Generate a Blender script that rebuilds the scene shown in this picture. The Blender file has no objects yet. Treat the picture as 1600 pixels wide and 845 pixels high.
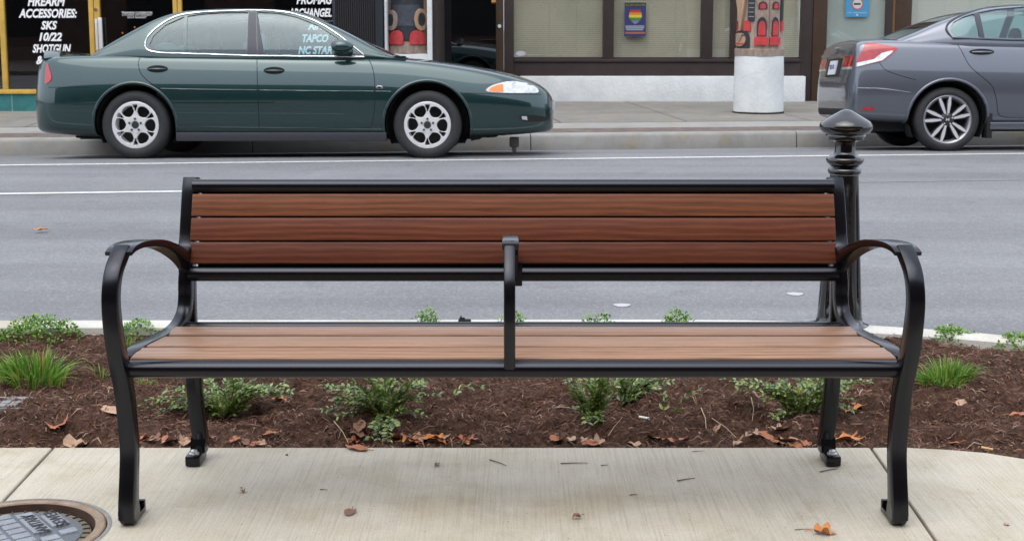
import bpy, bmesh, math, random
import numpy as np
from mathutils import Vector, Matrix
from mathutils.bvhtree import BVHTree
R = math.radians
rnd = random.Random(7)
sc = bpy.context.scene
C = sc.collection

# ------------------------------------------------------------------ camera, world, sun, exposure
CAM_H = 1.1685; PITCH = R(8.0); FPX = 2100.0; CY = 335.0
YH = CY - FPX*math.tan(PITCH); CO = math.cos(PITCH); SI = math.sin(PITCH)
cam_d = bpy.data.cameras.new('camera'); cam = bpy.data.objects.new('camera', cam_d); C.objects.link(cam)
cam_d.sensor_width = 36; cam_d.lens = FPX/1600*36
cam_d.shift_y = -(422.5-CY)/1600
cam_d.clip_start = 0.05; cam_d.clip_end = 2000
cam.location = (0, 0, CAM_H); cam.rotation_euler = (R(90)-PITCH, 0, 0)
cam_d.dof.use_dof = True; cam_d.dof.focus_distance = 3.35; cam_d.dof.aperture_fstop = 18
sc.camera = cam
w = bpy.data.worlds.new('World'); sc.world = w; w.use_nodes = True
nt = w.node_tree; bg = nt.nodes['Background']
sky = nt.nodes.new('ShaderNodeTexSky'); sky.sky_type = 'NISHITA'; sky.sun_disc = False
SUN_EL, SUN_AZ = R(66), R(205)
sky.sun_elevation = SUN_EL; sky.sun_rotation = SUN_AZ; sky.dust_density = 4.0; sky.air_density = 1.0
hs = nt.nodes.new('ShaderNodeHueSaturation'); hs.inputs['Saturation'].default_value = 0.42
nt.links.new(sky.outputs[0], hs.inputs['Color'])
veil = nt.nodes.new('ShaderNodeMix'); veil.data_type = 'RGBA'; veil.inputs[0].default_value = .62   # thin even cloud over the sky
veil.inputs[7].default_value = (5.4, 5.9, 6.8, 1); nt.links.new(hs.outputs[0], veil.inputs[6]); nt.links.new(veil.outputs[2], bg.inputs['Color'])
bg.inputs['Strength'].default_value = 0.15
sun_d = bpy.data.lights.new('sun', 'SUN'); sun_d.energy = 0.7; sun_d.angle = R(60); sun_d.color = (1, .96, .9)
sun = bpy.data.objects.new('sun', sun_d); C.objects.link(sun)
sd = Vector((math.sin(SUN_AZ)*math.cos(SUN_EL), math.cos(SUN_AZ)*math.cos(SUN_EL), math.sin(SUN_EL)))
sun.rotation_euler = sd.to_track_quat('Z', 'Y').to_euler(); sun.location = (0, 0, 20)
sc.view_settings.view_transform = 'Standard'; sc.view_settings.look = 'None'
sc.view_settings.gamma = 1; sc.view_settings.exposure = 0.92
sc.render.engine = 'CYCLES'

# ------------------------------------------------------------------ pixel -> world helpers
def G(px, py, z=0.0):
    s = (py-YH)*CO/(CAM_H-z); d = FPX/s
    return Vector(((px-800)/s, (d-(CAM_H-z)*SI)/CO, z))
def P(px, py, Y):
    # point on the vertical plane at distance Y
    a = (py-YH)*CO/FPX           # (H-z)/d
    # d = Y*CO + (H-z)*SI
    d = Y*CO/(1-a*SI); return Vector(((px-800)*d/FPX, Y, CAM_H-a*d))

# ------------------------------------------------------------------ object helpers
def tag(o, label=None, cat=None, group=None, kind=None):
    if label: o['label'] = label
    if cat: o['category'] = cat
    if group: o['group'] = group
    if kind: o['kind'] = kind
    return o
def empty(name, loc=(0, 0, 0), rot=(0, 0, 0)):
    o = bpy.data.objects.new(name, None); C.objects.link(o); o.location = loc; o.rotation_euler = rot
    o.empty_display_size = .1
    return o
def link_mesh(name, me, mat=None, parent=None, smooth=None):
    if mat is not None:
        me.materials.clear()
        for m in (mat if isinstance(mat, (list, tuple)) else [mat]): me.materials.append(m)
    if smooth is not None:
        me.polygons.foreach_set('use_smooth', [True]*len(me.polygons))
        if smooth < 179: me.set_sharp_from_angle(angle=R(smooth))
    o = bpy.data.objects.new(name, me); C.objects.link(o)
    if parent: o.parent = parent
    return o
def mk(name, bm, mat=None, parent=None, smooth=None):
    me = bpy.data.meshes.new(name)
    bmesh.ops.recalc_face_normals(bm, faces=bm.faces)
    bm.to_mesh(me); bm.free()
    return link_mesh(name, me, mat, parent, smooth)
def box(bm, x0, x1, y0, y1, z0, z1, bev=0.0, mat=0):
    vs = [bm.verts.new(p) for p in ((x0,y0,z0),(x1,y0,z0),(x1,y1,z0),(x0,y1,z0),(x0,y0,z1),(x1,y0,z1),(x1,y1,z1),(x0,y1,z1))]
    fs = [bm.faces.new([vs[i] for i in q]) for q in ((3,2,1,0),(4,5,6,7),(0,1,5,4),(1,2,6,5),(2,3,7,6),(3,0,4,7))]
    for f in fs: f.material_index = mat
    if bev > 0:
        es = list({e for f in fs for e in f.edges})
        r = bmesh.ops.bevel(bm, geom=es, offset=bev, segments=2, profile=.6, affect='EDGES')
        for f in r['faces']: f.material_index = mat
    return vs
def bx(name, x0, x1, y0, y1, z0, z1, mat, parent=None, bev=0.0, smooth=None):
    bm = bmesh.new(); box(bm, x0, x1, y0, y1, z0, z1, bev)
    return mk(name, bm, mat, parent, smooth if smooth else (35 if bev else None))
def lathe(bm, prof, seg=32, loc=(0,0,0), axis='Z', flute=None):
    rings = []
    for i, (r, z) in enumerate(prof):
        ring = []
        for k in range(seg):
            a = 2*math.pi*k/seg
            rr = r*(1-(flute(i, a) if flute else 0))
            p = (rr*math.cos(a), rr*math.sin(a), z)
            if axis == 'Y': p = (p[0], p[2], p[1])
            if axis == 'X': p = (p[2], p[0], p[1])
            ring.append(bm.verts.new(Vector(p)+Vector(loc)))
        rings.append(ring)
    for a, b in zip(rings, rings[1:]):
        for k in range(seg):
            bm.faces.new((a[k], a[(k+1) % seg], b[(k+1) % seg], b[k]))
    if prof[0][0] > 1e-5: bm.faces.new(rings[0][::-1])
    if prof[-1][0] > 1e-5: bm.faces.new(rings[-1])
    return rings
def tube(bm, pts, r, seg=8, cap=True):
    pts = [Vector(p) for p in pts]; rings = []
    up = Vector((0, 0, 1))
    for i, p in enumerate(pts):
        t = (pts[min(i+1, len(pts)-1)]-pts[max(i-1, 0)]).normalized()
        u = up if abs(t.dot(up)) < .93 else Vector((0, 1, 0))
        a = t.cross(u).normalized(); b = a.cross(t).normalized()
        rr = r[i] if isinstance(r, (list, tuple)) else r
        rings.append([bm.verts.new(p+a*(rr*math.cos(2*math.pi*k/seg))+b*(rr*math.sin(2*math.pi*k/seg))) for k in range(seg)])
    for a, b in zip(rings, rings[1:]):
        for k in range(seg): bm.faces.new((a[k], a[(k+1) % seg], b[(k+1) % seg], b[k]))
    if cap: bm.faces.new(rings[0][::-1]); bm.faces.new(rings[-1])
def catmull(pts, n=6, closed=False):
    pts = [np.array(p, float) for p in pts]; out = []
    m = len(pts)
    for i in range(m if closed else m-1):
        if closed: p0, p1, p2, p3 = pts[(i-1) % m], pts[i], pts[(i+1) % m], pts[(i+2) % m]
        else: p0, p1, p2, p3 = pts[max(i-1, 0)], pts[i], pts[i+1], pts[min(i+2, m-1)]
        for k in range(n):
            t = k/n
            out.append(.5*((2*p1)+(-p0+p2)*t+(2*p0-5*p1+4*p2-p3)*t*t+(-p0+3*p1-3*p2+p3)*t**3))
    if not closed: out.append(pts[-1])
    return out
def prism(poly, lo, hi, axis='Y'):
    # poly in the two remaining coordinates, extruded along axis
    bm = bmesh.new()
    def pt(a, b, h):
        return (a, h, b) if axis == 'Y' else ((a, b, h) if axis == 'Z' else (h, a, b))
    A = [bm.verts.new(pt(a, b, lo)) for a, b in poly]; B = [bm.verts.new(pt(a, b, hi)) for a, b in poly]
    bm.faces.new(A); bm.faces.new(B[::-1])
    n = len(poly)
    for i in range(n): bm.faces.new((A[i], B[i], B[(i+1) % n], A[(i+1) % n]))
    bmesh.ops.recalc_face_normals(bm, faces=bm.faces)
    return bm
def bm_mesh(bm):
    me = bpy.data.meshes.new('tmp'); bmesh.ops.recalc_face_normals(bm, faces=bm.faces); bm.to_mesh(me); bm.free(); return me
def evalmods(me, mods):
    o = bpy.data.objects.new('tmp', me); C.objects.link(o); tmp = [o]
    for typ, kw in mods:
        m = o.modifiers.new('m', typ)
        for k, v in kw.items():
            if k == 'cut':
                c = bpy.data.objects.new('tmpc', v); C.objects.link(c); tmp.append(c); m.object = c; m.solver = 'EXACT'
            else: setattr(m, k, v)
    dg = bpy.context.evaluated_depsgraph_get(); dg.update()
    r = bpy.data.meshes.new_from_object(o.evaluated_get(dg))
    for t in tmp: bpy.data.objects.remove(t)
    return r
def text_mesh(s, size, extrude=.001, shear=0.0, offset=0.0, align='CENTER', sx=1.0, line=1.0):
    cu = bpy.data.curves.new('t', 'FONT'); cu.body = s; cu.size = size; cu.shear = shear; cu.offset = offset
    cu.extrude = extrude; cu.align_x = align; cu.space_line = line; cu.resolution_u = 3
    o = bpy.data.objects.new('t', cu); C.objects.link(o)
    dg = bpy.context.evaluated_depsgraph_get(); dg.update()
    me = bpy.data.meshes.new_from_object(o.evaluated_get(dg)); bpy.data.objects.remove(o)
    me.transform(Matrix.Diagonal((sx, 1, 1, 1)))
    return me
def curve_plate(outer, holes, extrude, bevel):
    cu = bpy.data.curves.new('c', 'CURVE'); cu.dimensions = '2D'; cu.fill_mode = 'BOTH'; cu.extrude = extrude
    cu.bevel_depth = bevel; cu.bevel_resolution = 1
    for loop in [outer]+holes:
        sp = cu.splines.new('POLY'); sp.points.add(len(loop)-1); sp.use_cyclic_u = True
        for q, (a, b) in zip(sp.points, loop): q.co = (a, b, 0, 1)
    o = bpy.data.objects.new('c', cu); C.objects.link(o)
    dg = bpy.context.evaluated_depsgraph_get(); dg.update()
    me = bpy.data.meshes.new_from_object(o.evaluated_get(dg)); bpy.data.objects.remove(o)
    return me

# ------------------------------------------------------------------ materials
def NM(name):
    m = bpy.data.materials.new(name); m.use_nodes = True
    return m, m.node_tree, m.node_tree.nodes['Principled BSDF']
def mat(name, col, rough=.5, metal=0.0, coat=0.0, spec=.5, var=0.0, scale=8.0, bump=0.0, bscale=60.0, emit=None, col2=None, stretch=(1,1,1), coords='Object', detail=4):
    m, t, b = NM(name); N, L = t.nodes, t.links
    b.inputs['Base Color'].default_value = (*col, 1); b.inputs['Roughness'].default_value = rough
    b.inputs['Metallic'].default_value = metal; b.inputs['Coat Weight'].default_value = coat
    b.inputs['Coat Roughness'].default_value = .04; b.inputs['Specular IOR Level'].default_value = spec
    if var or col2 or bump:
        tc = N.new('ShaderNodeTexCoord'); mp = N.new('ShaderNodeMapping'); mp.inputs['Scale'].default_value = stretch
        L.new(tc.outputs[coords], mp.inputs[0])
    if var or col2:
        n = N.new('ShaderNodeTexNoise'); n.inputs['Scale'].default_value = scale; n.inputs['Detail'].default_value = detail; n.inputs['Roughness'].default_value = .65
        L.new(mp.outputs[0], n.inputs['Vector'])
        mr = N.new('ShaderNodeMapRange'); mr.inputs[1].default_value = .3; mr.inputs[2].default_value = .7; L.new(n.outputs[0], mr.inputs[0])
        mx = N.new('ShaderNodeMix'); mx.data_type = 'RGBA'; L.new(mr.outputs[0], mx.inputs[0])
        c2 = col2 if col2 else tuple(min(1, c*(1+var)) for c in col); c1 = col if col2 else tuple(c*(1-var) for c in col)
        mx.inputs[6].default_value = (*c1, 1); mx.inputs[7].default_value = (*c2, 1)
        L.new(mx.outputs[2], b.inputs['Base Color'])
    if bump:
        n2 = N.new('ShaderNodeTexNoise'); n2.inputs['Scale'].default_value = bscale; n2.inputs['Detail'].default_value = 4
        L.new(mp.outputs[0], n2.inputs['Vector'])
        bp = N.new('ShaderNodeBump'); bp.inputs['Strength'].default_value = bump; bp.inputs['Distance'].default_value = .01
        L.new(n2.outputs[0], bp.inputs['Height']); L.new(bp.outputs[0], b.inputs['Normal'])
    if emit: b.inputs['Emission Color'].default_value = (*emit, 1); b.inputs['Emission Strength'].default_value = 1
    return m
def math_node(t, op, a, b=None):
    n = t.nodes.new('ShaderNodeMath'); n.operation = op
    for i, v in enumerate((a, b)):
        if v is None: continue
        if isinstance(v, (int, float)): n.inputs[i].default_value = v
        else: t.links.new(v, n.inputs[i])
    return n.outputs[0]
def ramp(t, fac, stops):
    n = t.nodes.new('ShaderNodeValToRGB'); e = n.color_ramp.elements
    e[0].position, e[0].color = stops[0][0], (*stops[0][1], 1); e[1].position, e[1].color = stops[-1][0], (*stops[-1][1], 1)
    for p, c in stops[1:-1]:
        k = e.new(p); k.color = (*c, 1)
    t.links.new(fac, n.inputs[0]); return n.outputs[0]
def noise(t, vec, scale, detail=4, rough=.6, dist=0.0):
    n = t.nodes.new('ShaderNodeTexNoise'); n.inputs['Scale'].default_value = scale; n.inputs['Detail'].default_value = detail
    n.inputs['Roughness'].default_value = rough; n.inputs['Distortion'].default_value = dist
    t.links.new(vec, n.inputs['Vector']); return n.outputs[0]
def mapping(t, vec, scale, loc=(0,0,0), rot=(0,0,0)):
    n = t.nodes.new('ShaderNodeMapping'); n.inputs['Scale'].default_value = scale; n.inputs['Location'].default_value = loc; n.inputs['Rotation'].default_value = rot
    t.links.new(vec, n.inputs[0]); return n.outputs[0]
def mixc(t, fac, a, b, mode='MIX'):
    n = t.nodes.new('ShaderNodeMix'); n.data_type = 'RGBA'; n.blend_type = mode
    for i, v in ((0, fac), (6, a), (7, b)):
        if isinstance(v, (int, float)): n.inputs[i].default_value = v
        elif isinstance(v, tuple): n.inputs[i].default_value = (*v, 1)
        else: t.links.new(v, n.inputs[i])
    return n.outputs[2]
def bumpn(t, h, strength, dist=.01, normal=None):
    n = t.nodes.new('ShaderNodeBump'); n.inputs['Strength'].default_value = strength; n.inputs['Distance'].default_value = dist
    t.links.new(h, n.inputs['Height'])
    if normal: t.links.new(normal, n.inputs['Normal'])
    return n.outputs[0]
def objcoord(t, which='Object'):
    return t.nodes.new('ShaderNodeTexCoord').outputs[which]

def concrete_mat(name, base, broom=True, light=1.0):
    m, t, b = NM(name); v = objcoord(t)
    n1 = noise(t, v, 1.1, 5, .6); n2 = noise(t, v, 5.5, 6, .7)
    c = ramp(t, n1, [(.3, tuple(x*.86*light for x in base)), (.5, tuple(x*light for x in base)), (.72, tuple(x*1.1*light for x in base))])
    c2 = ramp(t, n2, [(.35, (.87, .845, .79)), (.6, (1, 1, 1))])
    c = mixc(t, .6, c, c2, 'MULTIPLY')
    # yellowish stains
    n3 = noise(t, mapping(t, v, (1, 1, 1), (3, 1, 0)), 2.3, 3, .5)
    c = mixc(t, math_node(t, 'MULTIPLY', ramp(t, n3, [(.54, (0,0,0)), (.70, (1,1,1))]), .4), c, (.36*light, .29*light, .17*light))
    bl = noise(t, mapping(t, v, (1, 1, 1), (7, 2, 0)), 3.4, 6, .75, .6)
    c = mixc(t, .55, c, ramp(t, bl, [(.36, (.80, .77, .70)), (.47, (.97, .96, .94)), (.66, (1.07, 1.07, 1.07))]), 'MULTIPLY')
    # tiny dark specks
    vo = t.nodes.new('ShaderNodeTexVoronoi'); vo.inputs['Scale'].default_value = 34; t.links.new(v, vo.inputs['Vector'])
    sp = math_node(t, 'LESS_THAN', vo.outputs['Distance'], .075)
    sel = math_node(t, 'GREATER_THAN', noise(t, v, 17, 1), .54)
    c = mixc(t, math_node(t, 'MULTIPLY', math_node(t, 'MULTIPLY', sp, sel), .7), c, (.1, .09, .075))
    fine = noise(t, v, 420, 2, .7)
    c = mixc(t, .6, c, ramp(t, fine, [(.3, (.66, .66, .65)), (.6, (1.06, 1.06, 1.06))]), 'MULTIPLY')
    c = mixc(t, .5, c, ramp(t, noise(t, v, 150, 3, .7), [(.32, (.78, .77, .75)), (.6, (1.05, 1.05, 1.05))]), 'MULTIPLY')
    if broom:
        vb = mapping(t, v, (170, 3.0, 1)); br = noise(t, vb, 1.0, 3, .7)
        c = mixc(t, .55, c, ramp(t, br, [(.32, (.7, .7, .69)), (.56, (1.03, 1.03, 1.03))]), 'MULTIPLY')
        nb = bumpn(t, br, .55, .0018)
        nb = bumpn(t, fine, .3, .001, nb)
    else: nb = bumpn(t, noise(t, v, 90, 5, .7), .4, .004)
    t.links.new(c, b.inputs['Base Color']); t.links.new(nb, b.inputs['Normal']); b.inputs['Roughness'].default_value = .82
    b.inputs['Specular IOR Level'].default_value = .3
    return m
def asphalt_mat():
    m, t, b = NM('asphalt'); v = objcoord(t)
    c = ramp(t, noise(t, v, .9, 4), [(.3, (.180, .182, .187)), (.7, (.213, .216, .222))])
    # streaks along the driving direction
    c = mixc(t, .7, c, ramp(t, noise(t, mapping(t, v, (.12, 2.4, 1)), 1, 4), [(.35, (.84, .84, .84)), (.62, (1.08, 1.08, 1.08))]), 'MULTIPLY')
    vo = t.nodes.new('ShaderNodeTexVoronoi'); vo.inputs['Scale'].default_value = 105; t.links.new(v, vo.inputs['Vector'])
    hsv = t.nodes.new('ShaderNodeSeparateColor'); t.links.new(vo.outputs['Color'], hsv.inputs[0])
    c = mixc(t, .5, c, ramp(t, hsv.outputs[0], [(0, (.62, .62, .63)), (.5, (.95, .95, .95)), (.85, (1.1, 1.1, 1.1)), (1, (1.7, 1.68, 1.65))]), 'MULTIPLY')
    # tar-dark worn patches and oil drips
    c = mixc(t, math_node(t, 'MULTIPLY', ramp(t, noise(t, v, 3.1, 5, .7), [(.56, (0,0,0)), (.74, (1,1,1))]), .45), c, (.09, .09, .095))
    c = mixc(t, .6, c, ramp(t, noise(t, mapping(t, v, (.05, 1.1, 1), (2, .4, 0)), 1, 2), [(.38, (.80, .80, .81)), (.6, (1.07, 1.07, 1.07))]), 'MULTIPLY')
    t.links.new(c, b.inputs['Base Color']); b.inputs['Roughness'].default_value = .78
    b.inputs['Specular IOR Level'].default_value = .35
    t.links.new(bumpn(t, vo.outputs['Distance'], .3, .003), b.inputs['Normal'])
    return m
def wood_mat(name, dark, mid, lite, rough=.42):
    m, t, b = NM(name); v = objcoord(t)
    oi = t.nodes.new('ShaderNodeObjectInfo')
    cx = t.nodes.new('ShaderNodeCombineXYZ'); r100 = math_node(t, 'MULTIPLY', oi.outputs['Random'], 53.0)
    t.links.new(r100, cx.inputs[0]); t.links.new(r100, cx.inputs[1]); t.links.new(r100, cx.inputs[2])
    ad = t.nodes.new('ShaderNodeVectorMath'); ad.operation = 'ADD'; t.links.new(v, ad.inputs[0]); t.links.new(cx.outputs[0], ad.inputs[1])
    v = ad.outputs[0]
    big = noise(t, mapping(t, v, (1.9, 13, 13)), 1, 5, .62, 1.6)
    wv = t.nodes.new('ShaderNodeTexWave'); wv.bands_direction = 'Y'; wv.inputs['Scale'].default_value = 1.5
    wv.inputs['Distortion'].default_value = 7; wv.inputs['Detail'].default_value = 3; wv.inputs['Detail Scale'].default_value = .55
    t.links.new(mapping(t, v, (2.4, 12, 12)), wv.inputs['Vector'])
    fib = noise(t, mapping(t, v, (9, 330, 330)), 1, 4, .75)
    dk = tuple(a*.45+b_*.55 for a, b_ in zip(dark, mid)); lt_ = tuple(a*.5+b_*.5 for a, b_ in zip(lite, mid))
    c = ramp(t, big, [(.25, dk), (.5, mid), (.75, lt_)])
    c = mixc(t, .42, c, ramp(t, wv.outputs[0], [(0, tuple(x*.5 for x in mid)), (.35, mid), (.7, tuple(x*1.1 for x in mid)), (1, lite)]))
    c = mixc(t, .5, c, ramp(t, fib, [(.3, (.62, .58, .55)), (.6, (1.1, 1.1, 1.1))]), 'MULTIPLY')
    med = noise(t, mapping(t, v, (6, 150, 150)), 1, 5, .75, .6)
    c = mixc(t, .6, c, ramp(t, med, [(.30, (.50, .45, .42)), (.46, (.92, .9, .9)), (.66, (1.22, 1.2, 1.16))]), 'MULTIPLY')
    tint = ramp(t, oi.outputs['Random'], [(0, (.86, .82, .8)), (1, (1.14, 1.12, 1.1))])
    c = mixc(t, 1.0, c, tint, 'MULTIPLY')
    t.links.new(c, b.inputs['Base Color']); b.inputs['Roughness'].default_value = rough; b.inputs['Specular IOR Level'].default_value = .3
    t.links.new(bumpn(t, fib, .25, .0012), b.inputs['Normal'])
    return m
def powder_mat():
    m, t, b = NM('black_powder_coat'); v = objcoord(t)
    b.inputs['Base Color'].default_value = (.0025, .0025, .0035, 1)
    b.inputs['Roughness'].default_value = .20; b.inputs['Specular IOR Level'].default_value = .5; b.inputs['Specular Tint'].default_value = (.85, .88, 1, 1)
    b.inputs['Coat Weight'].default_value = 0; b.inputs['Coat Roughness'].default_value = .22; b.inputs['Coat IOR'].default_value = 1.7; b.inputs['Coat Tint'].default_value = (.9, .9, 1, 1)
    t.links.new(bumpn(t, noise(t, v, 700, 2), .13, .001), b.inputs['Normal'])
    return m
def glass_mat(name, tint, refl, rough=.0, fres=1.45):
    m = bpy.data.materials.new(name); m.use_nodes = True; t = m.node_tree; t.nodes.clear()
    o = t.nodes.new('ShaderNodeOutputMaterial'); tr = t.nodes.new('ShaderNodeBsdfTransparent'); gl = t.nodes.new('ShaderNodeBsdfGlossy')
    tr.inputs[0].default_value = (*tint, 1); gl.inputs['Roughness'].default_value = rough; gl.inputs[0].default_value = (.92, .97, 1, 1)
    fr = t.nodes.new('ShaderNodeLayerWeight'); fr.inputs[0].default_value = .5
    f = math_node(t, 'ADD', math_node(t, 'MULTIPLY', math_node(t, 'POWER', fr.outputs[1], 4.0), .85), refl+.04); mx = t.nodes.new('ShaderNodeMixShader')
    t.links.new(f, mx.inputs[0]); t.links.new(tr.outputs[0], mx.inputs[1]); t.links.new(gl.outputs[0], mx.inputs[2]); t.links.new(mx.outputs[0], o.inputs[0])
    return m
def island_mat(name, stops, rough=.6, trans=0.0, spec=.4, coat=0.0):
    m, t, b = NM(name)
    g = t.nodes.new('ShaderNodeNewGeometry')
    t.links.new(ramp(t, g.outputs['Random Per Island'], stops), b.inputs['Base Color'])
    b.inputs['Roughness'].default_value = rough; b.inputs['Specular IOR Level'].default_value = spec; b.inputs['Coat Weight'].default_value = coat
    return m

M = {}
M['concrete'] = concrete_mat('broomed_concrete', (.505, .465, .385))
M['concrete2'] = concrete_mat('old_concrete', (.235, .225, .21), broom=False)
M['kerb'] = concrete_mat('kerb_concrete', (.32, .318, .31), broom=False)
M['kerbnear'] = concrete_mat('pale_kerb_concrete', (.60, .59, .555), broom=False)
M['asphalt'] = asphalt_mat()
M['paint_line'] = mat('road_paint', (.62, .63, .63), .7, var=.16, scale=14, bump=.3, bscale=120)
M['black'] = powder_mat()
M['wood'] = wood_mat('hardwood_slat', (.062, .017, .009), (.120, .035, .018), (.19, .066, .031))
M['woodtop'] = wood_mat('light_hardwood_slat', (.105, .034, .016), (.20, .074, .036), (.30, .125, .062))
M['woodseat'] = wood_mat('skylit_seat_slat', (.19, .105, .062), (.30, .178, .115), (.38, .235, .158), .36)  # bench wood made paler and pinker: sky light put into the seat colour
M['bolt'] = mat('zinc_bolt', (.55, .55, .56), .35, metal=.9)
M['gloss_black'] = mat('gloss_black_paint', (.003, .003, .004), .12, spec=.8, coat=.3, bump=.08, bscale=25)
M['rubber'] = mat('tyre_rubber', (.022, .022, .024), .72, var=.25, scale=30, bump=.3, bscale=200)
M['dark'] = mat('underbody_black', (.008, .008, .008), .8)
M['alloy'] = mat('silver_alloy', (.70, .71, .71), .34, metal=.25, var=.08, scale=20)
M['alloy2'] = mat('machined_alloy', (.72, .73, .75), .28, metal=.4)
M['rimdark'] = mat('dark_alloy', (.05, .052, .058), .4, metal=.5)
def paint(name, c, flake=.25):
    m, t, b = NM(name); v = objcoord(t)
    b.inputs['Base Color'].default_value = (*c, 1); b.inputs['Metallic'].default_value = .6; b.inputs['Roughness'].default_value = .36
    b.inputs['Coat Weight'].default_value = 1; b.inputs['Coat Roughness'].default_value = .035; b.inputs['Coat IOR'].default_value = 1.65
    # thin road dust low on the body
    sp = t.nodes.new('ShaderNodeSeparateXYZ'); t.links.new(v, sp.inputs[0])
    c1 = mixc(t, math_node(t, 'MULTIPLY', noise(t, v, 3.5, 5, .7), .012), c, (.30, .29, .27))
    t.links.new(c1, b.inputs['Base Color'])
    return m
M['green'] = paint('dark_green_car_paint', (.002, .034, .035))
M['grey'] = paint('blue_grey_car_paint', (.115, .128, .158))
M['trim'] = mat('grey_rocker_trim', (.030, .030, .040), .45)
M['chrome'] = mat('chrome_trim', (.78, .8, .82), .12, metal=1)
M['seam'] = mat('panel_gap', (.004, .004, .004), .9)
M['carglass'] = glass_mat('car_window_glass', (.78, .90, .92), .01)
M['carglassdark'] = glass_mat('windscreen_glass', (.38, .46, .42), .03)
M['pillarblack'] = mat('pillar_vinyl', (.035, .035, .05), .42)
M['cloth'] = mat('grey_seat_cloth', (.42, .44, .43), .9, var=.1)
M['interior'] = mat('interior_plastic', (.07, .08, .08), .7)
M['redlens'] = mat('red_lamp_lens', (.38, .008, .014), .08, coat=1, var=.3, scale=14)
M['reddark'] = mat('dark_red_lens', (.22, .006, .01), .1, coat=1)
M['amber'] = mat('amber_lens', (.85, .22, .03), .12, coat=1)
M['clearlens'] = mat('clear_lamp_lens', (.62, .63, .62), .1, metal=.35, coat=1, var=.3, scale=18)
M['plate'] = mat('licence_plate_white', (.62, .64, .68), .4)
M['exhaust'] = mat('rusty_exhaust', (.22, .17, .14), .5, metal=.7, var=.3, scale=30)
M['teal'] = mat('teal_painted_wall', (.028, .165, .165), .6, var=.22, scale=4, bump=.2, bscale=30)
M['yellow'] = mat('ochre_painted_frame', (.58, .36, .07), .5, var=.16, scale=7)
M['shopglass'] = glass_mat('shop_window_glass', (.55, .55, .55), .05)
M['blindglass'] = glass_mat('window_glass', (.95, .96, .95), .05)
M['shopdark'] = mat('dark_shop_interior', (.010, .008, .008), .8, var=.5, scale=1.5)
M['white_letters'] = mat('white_vinyl_letters', (.86, .86, .86), .5)
M['brown'] = mat('dark_brown_timber', (.030, .018, .017), .55, var=.22, scale=5, bump=.2, bscale=40)
M['brown2'] = mat('brown_door_frame', (.050, .026, .014), .45, var=.2, scale=6)
M['whitewall'] = mat('white_stucco', (.64, .665, .67), .8, var=.10, scale=3.2, bump=.6, bscale=26)
M['blind'] = mat('cream_blind_slat', (.60, .56, .43), .6, var=.07, scale=2)
M['blindwhite'] = mat('pale_window_sheet', (.48, .53, .51), .6, var=.1, scale=1.2)
M['brick'] = mat('brown_brick_paver', (.13, .10, .088), .85, var=.35, scale=9, bump=.5, bscale=50)
M['carved'] = mat('weathered_carved_wood', (.20, .145, .115), .8, col2=(.42, .33, .27), scale=11, stretch=(3, 3, .7), bump=.7, bscale=40)
M['carvedtan'] = mat('tan_carved_wood', (.33, .20, .12), .75, col2=(.50, .34, .22), scale=9, stretch=(3, 3, .6), bump=.5, bscale=30)
M['totemred'] = mat('red_paint_on_wood', (.50, .045, .05), .6, var=.25, scale=14, bump=.3, bscale=50)
M['totemblack'] = mat('black_paint_on_wood', (.022, .026, .035), .6, var=.3, scale=14, bump=.3, bscale=50)

# ------------------------------------------------------------------ ground, road, kerbs
TS = .1150; PSI = math.atan(TS); U = Vector((math.cos(PSI), math.sin(PSI), 0)); V = Vector((-math.sin(PSI), math.cos(PSI), 0))
def sheet(name, rows, matl, kind='structure', thick=0):
    """rows: list of polylines (same length) -> quad sheet"""
    bm = bmesh.new(); vr = [[bm.verts.new(p) for p in r] for r in rows]
    for a, b in zip(vr, vr[1:]):
        for i in range(len(a)-1): bm.faces.new((a[i], a[i+1], b[i+1], b[i]))
    me = bpy.data.meshes.new(name)
    bmesh.ops.recalc_face_normals(bm, faces=bm.faces); bm.normal_update()
    if sum(f.normal.z for f in bm.faces) < 0: bmesh.ops.reverse_faces(bm, faces=bm.faces)
    bm.to_mesh(me); bm.free()
    o = link_mesh(name, me, matl); return tag(o, kind=kind)
def vof(p): return V.dot(p)
fog = G(0, 258.5, -.083); v_fog = (vof(fog)+vof(G(900, 247.9, -.083)))/2
kb = G(811, 235.4, -.21); v_kerb = (vof(kb)+vof(G(0, 244.3, -.21)))/2
ln = G(0, 303.5, -.083); v_line = vof(ln)
def street(u, v, z): return U*u+V*v+Vector((0, 0, z))
ZR, ZG, ZK = -.083, -.21, -.03
v_brk = 12.98
def road_z(v):
    return ZR if v < v_brk else ZR+(ZG-ZR)*min(1, (v-v_brk)/(v_kerb-v_brk))
us = [-150, -40, -12, 0, 12, 40, 150]
road = sheet('road', [[street(u, v, z) for u in us] for v, z in ((-40, ZR-.25), (4.2, ZR-.03), (v_line-1, ZR), (v_brk, ZR), (v_kerb+.02, ZG))], M['asphalt'])
sheet('ground', [[Vector((x, y, -1.2)) for x in (-600, 0, 600)] for y in (-600, 0, 600)], M['asphalt'])
def stripe(name, u0, u1, v, wd, zoff=.004):
    n = 60
    return sheet(name, [[street(u0+(u1-u0)*i/n, v+o, road_z(v)+zoff) for i in range(n+1)] for o in (-wd/2, wd/2)], M['paint_line'])
stripe('road_marking', -60, 60, v_fog-.03, .085)
stripe('road_marking', -60, U.dot(G(420, 297, -.09)), v_line, .085)
# faint worn seam in the asphalt on the right
M['seamroad'] = mat('worn_line', (.24, .245, .25), .8, var=.2, scale=20)
o = sheet('road_marking', [[street(2+60*i/40, v_line+.0+of, ZR+.004) for i in range(41)] for of in (-.012, .012)], M['seamroad'])
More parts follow.
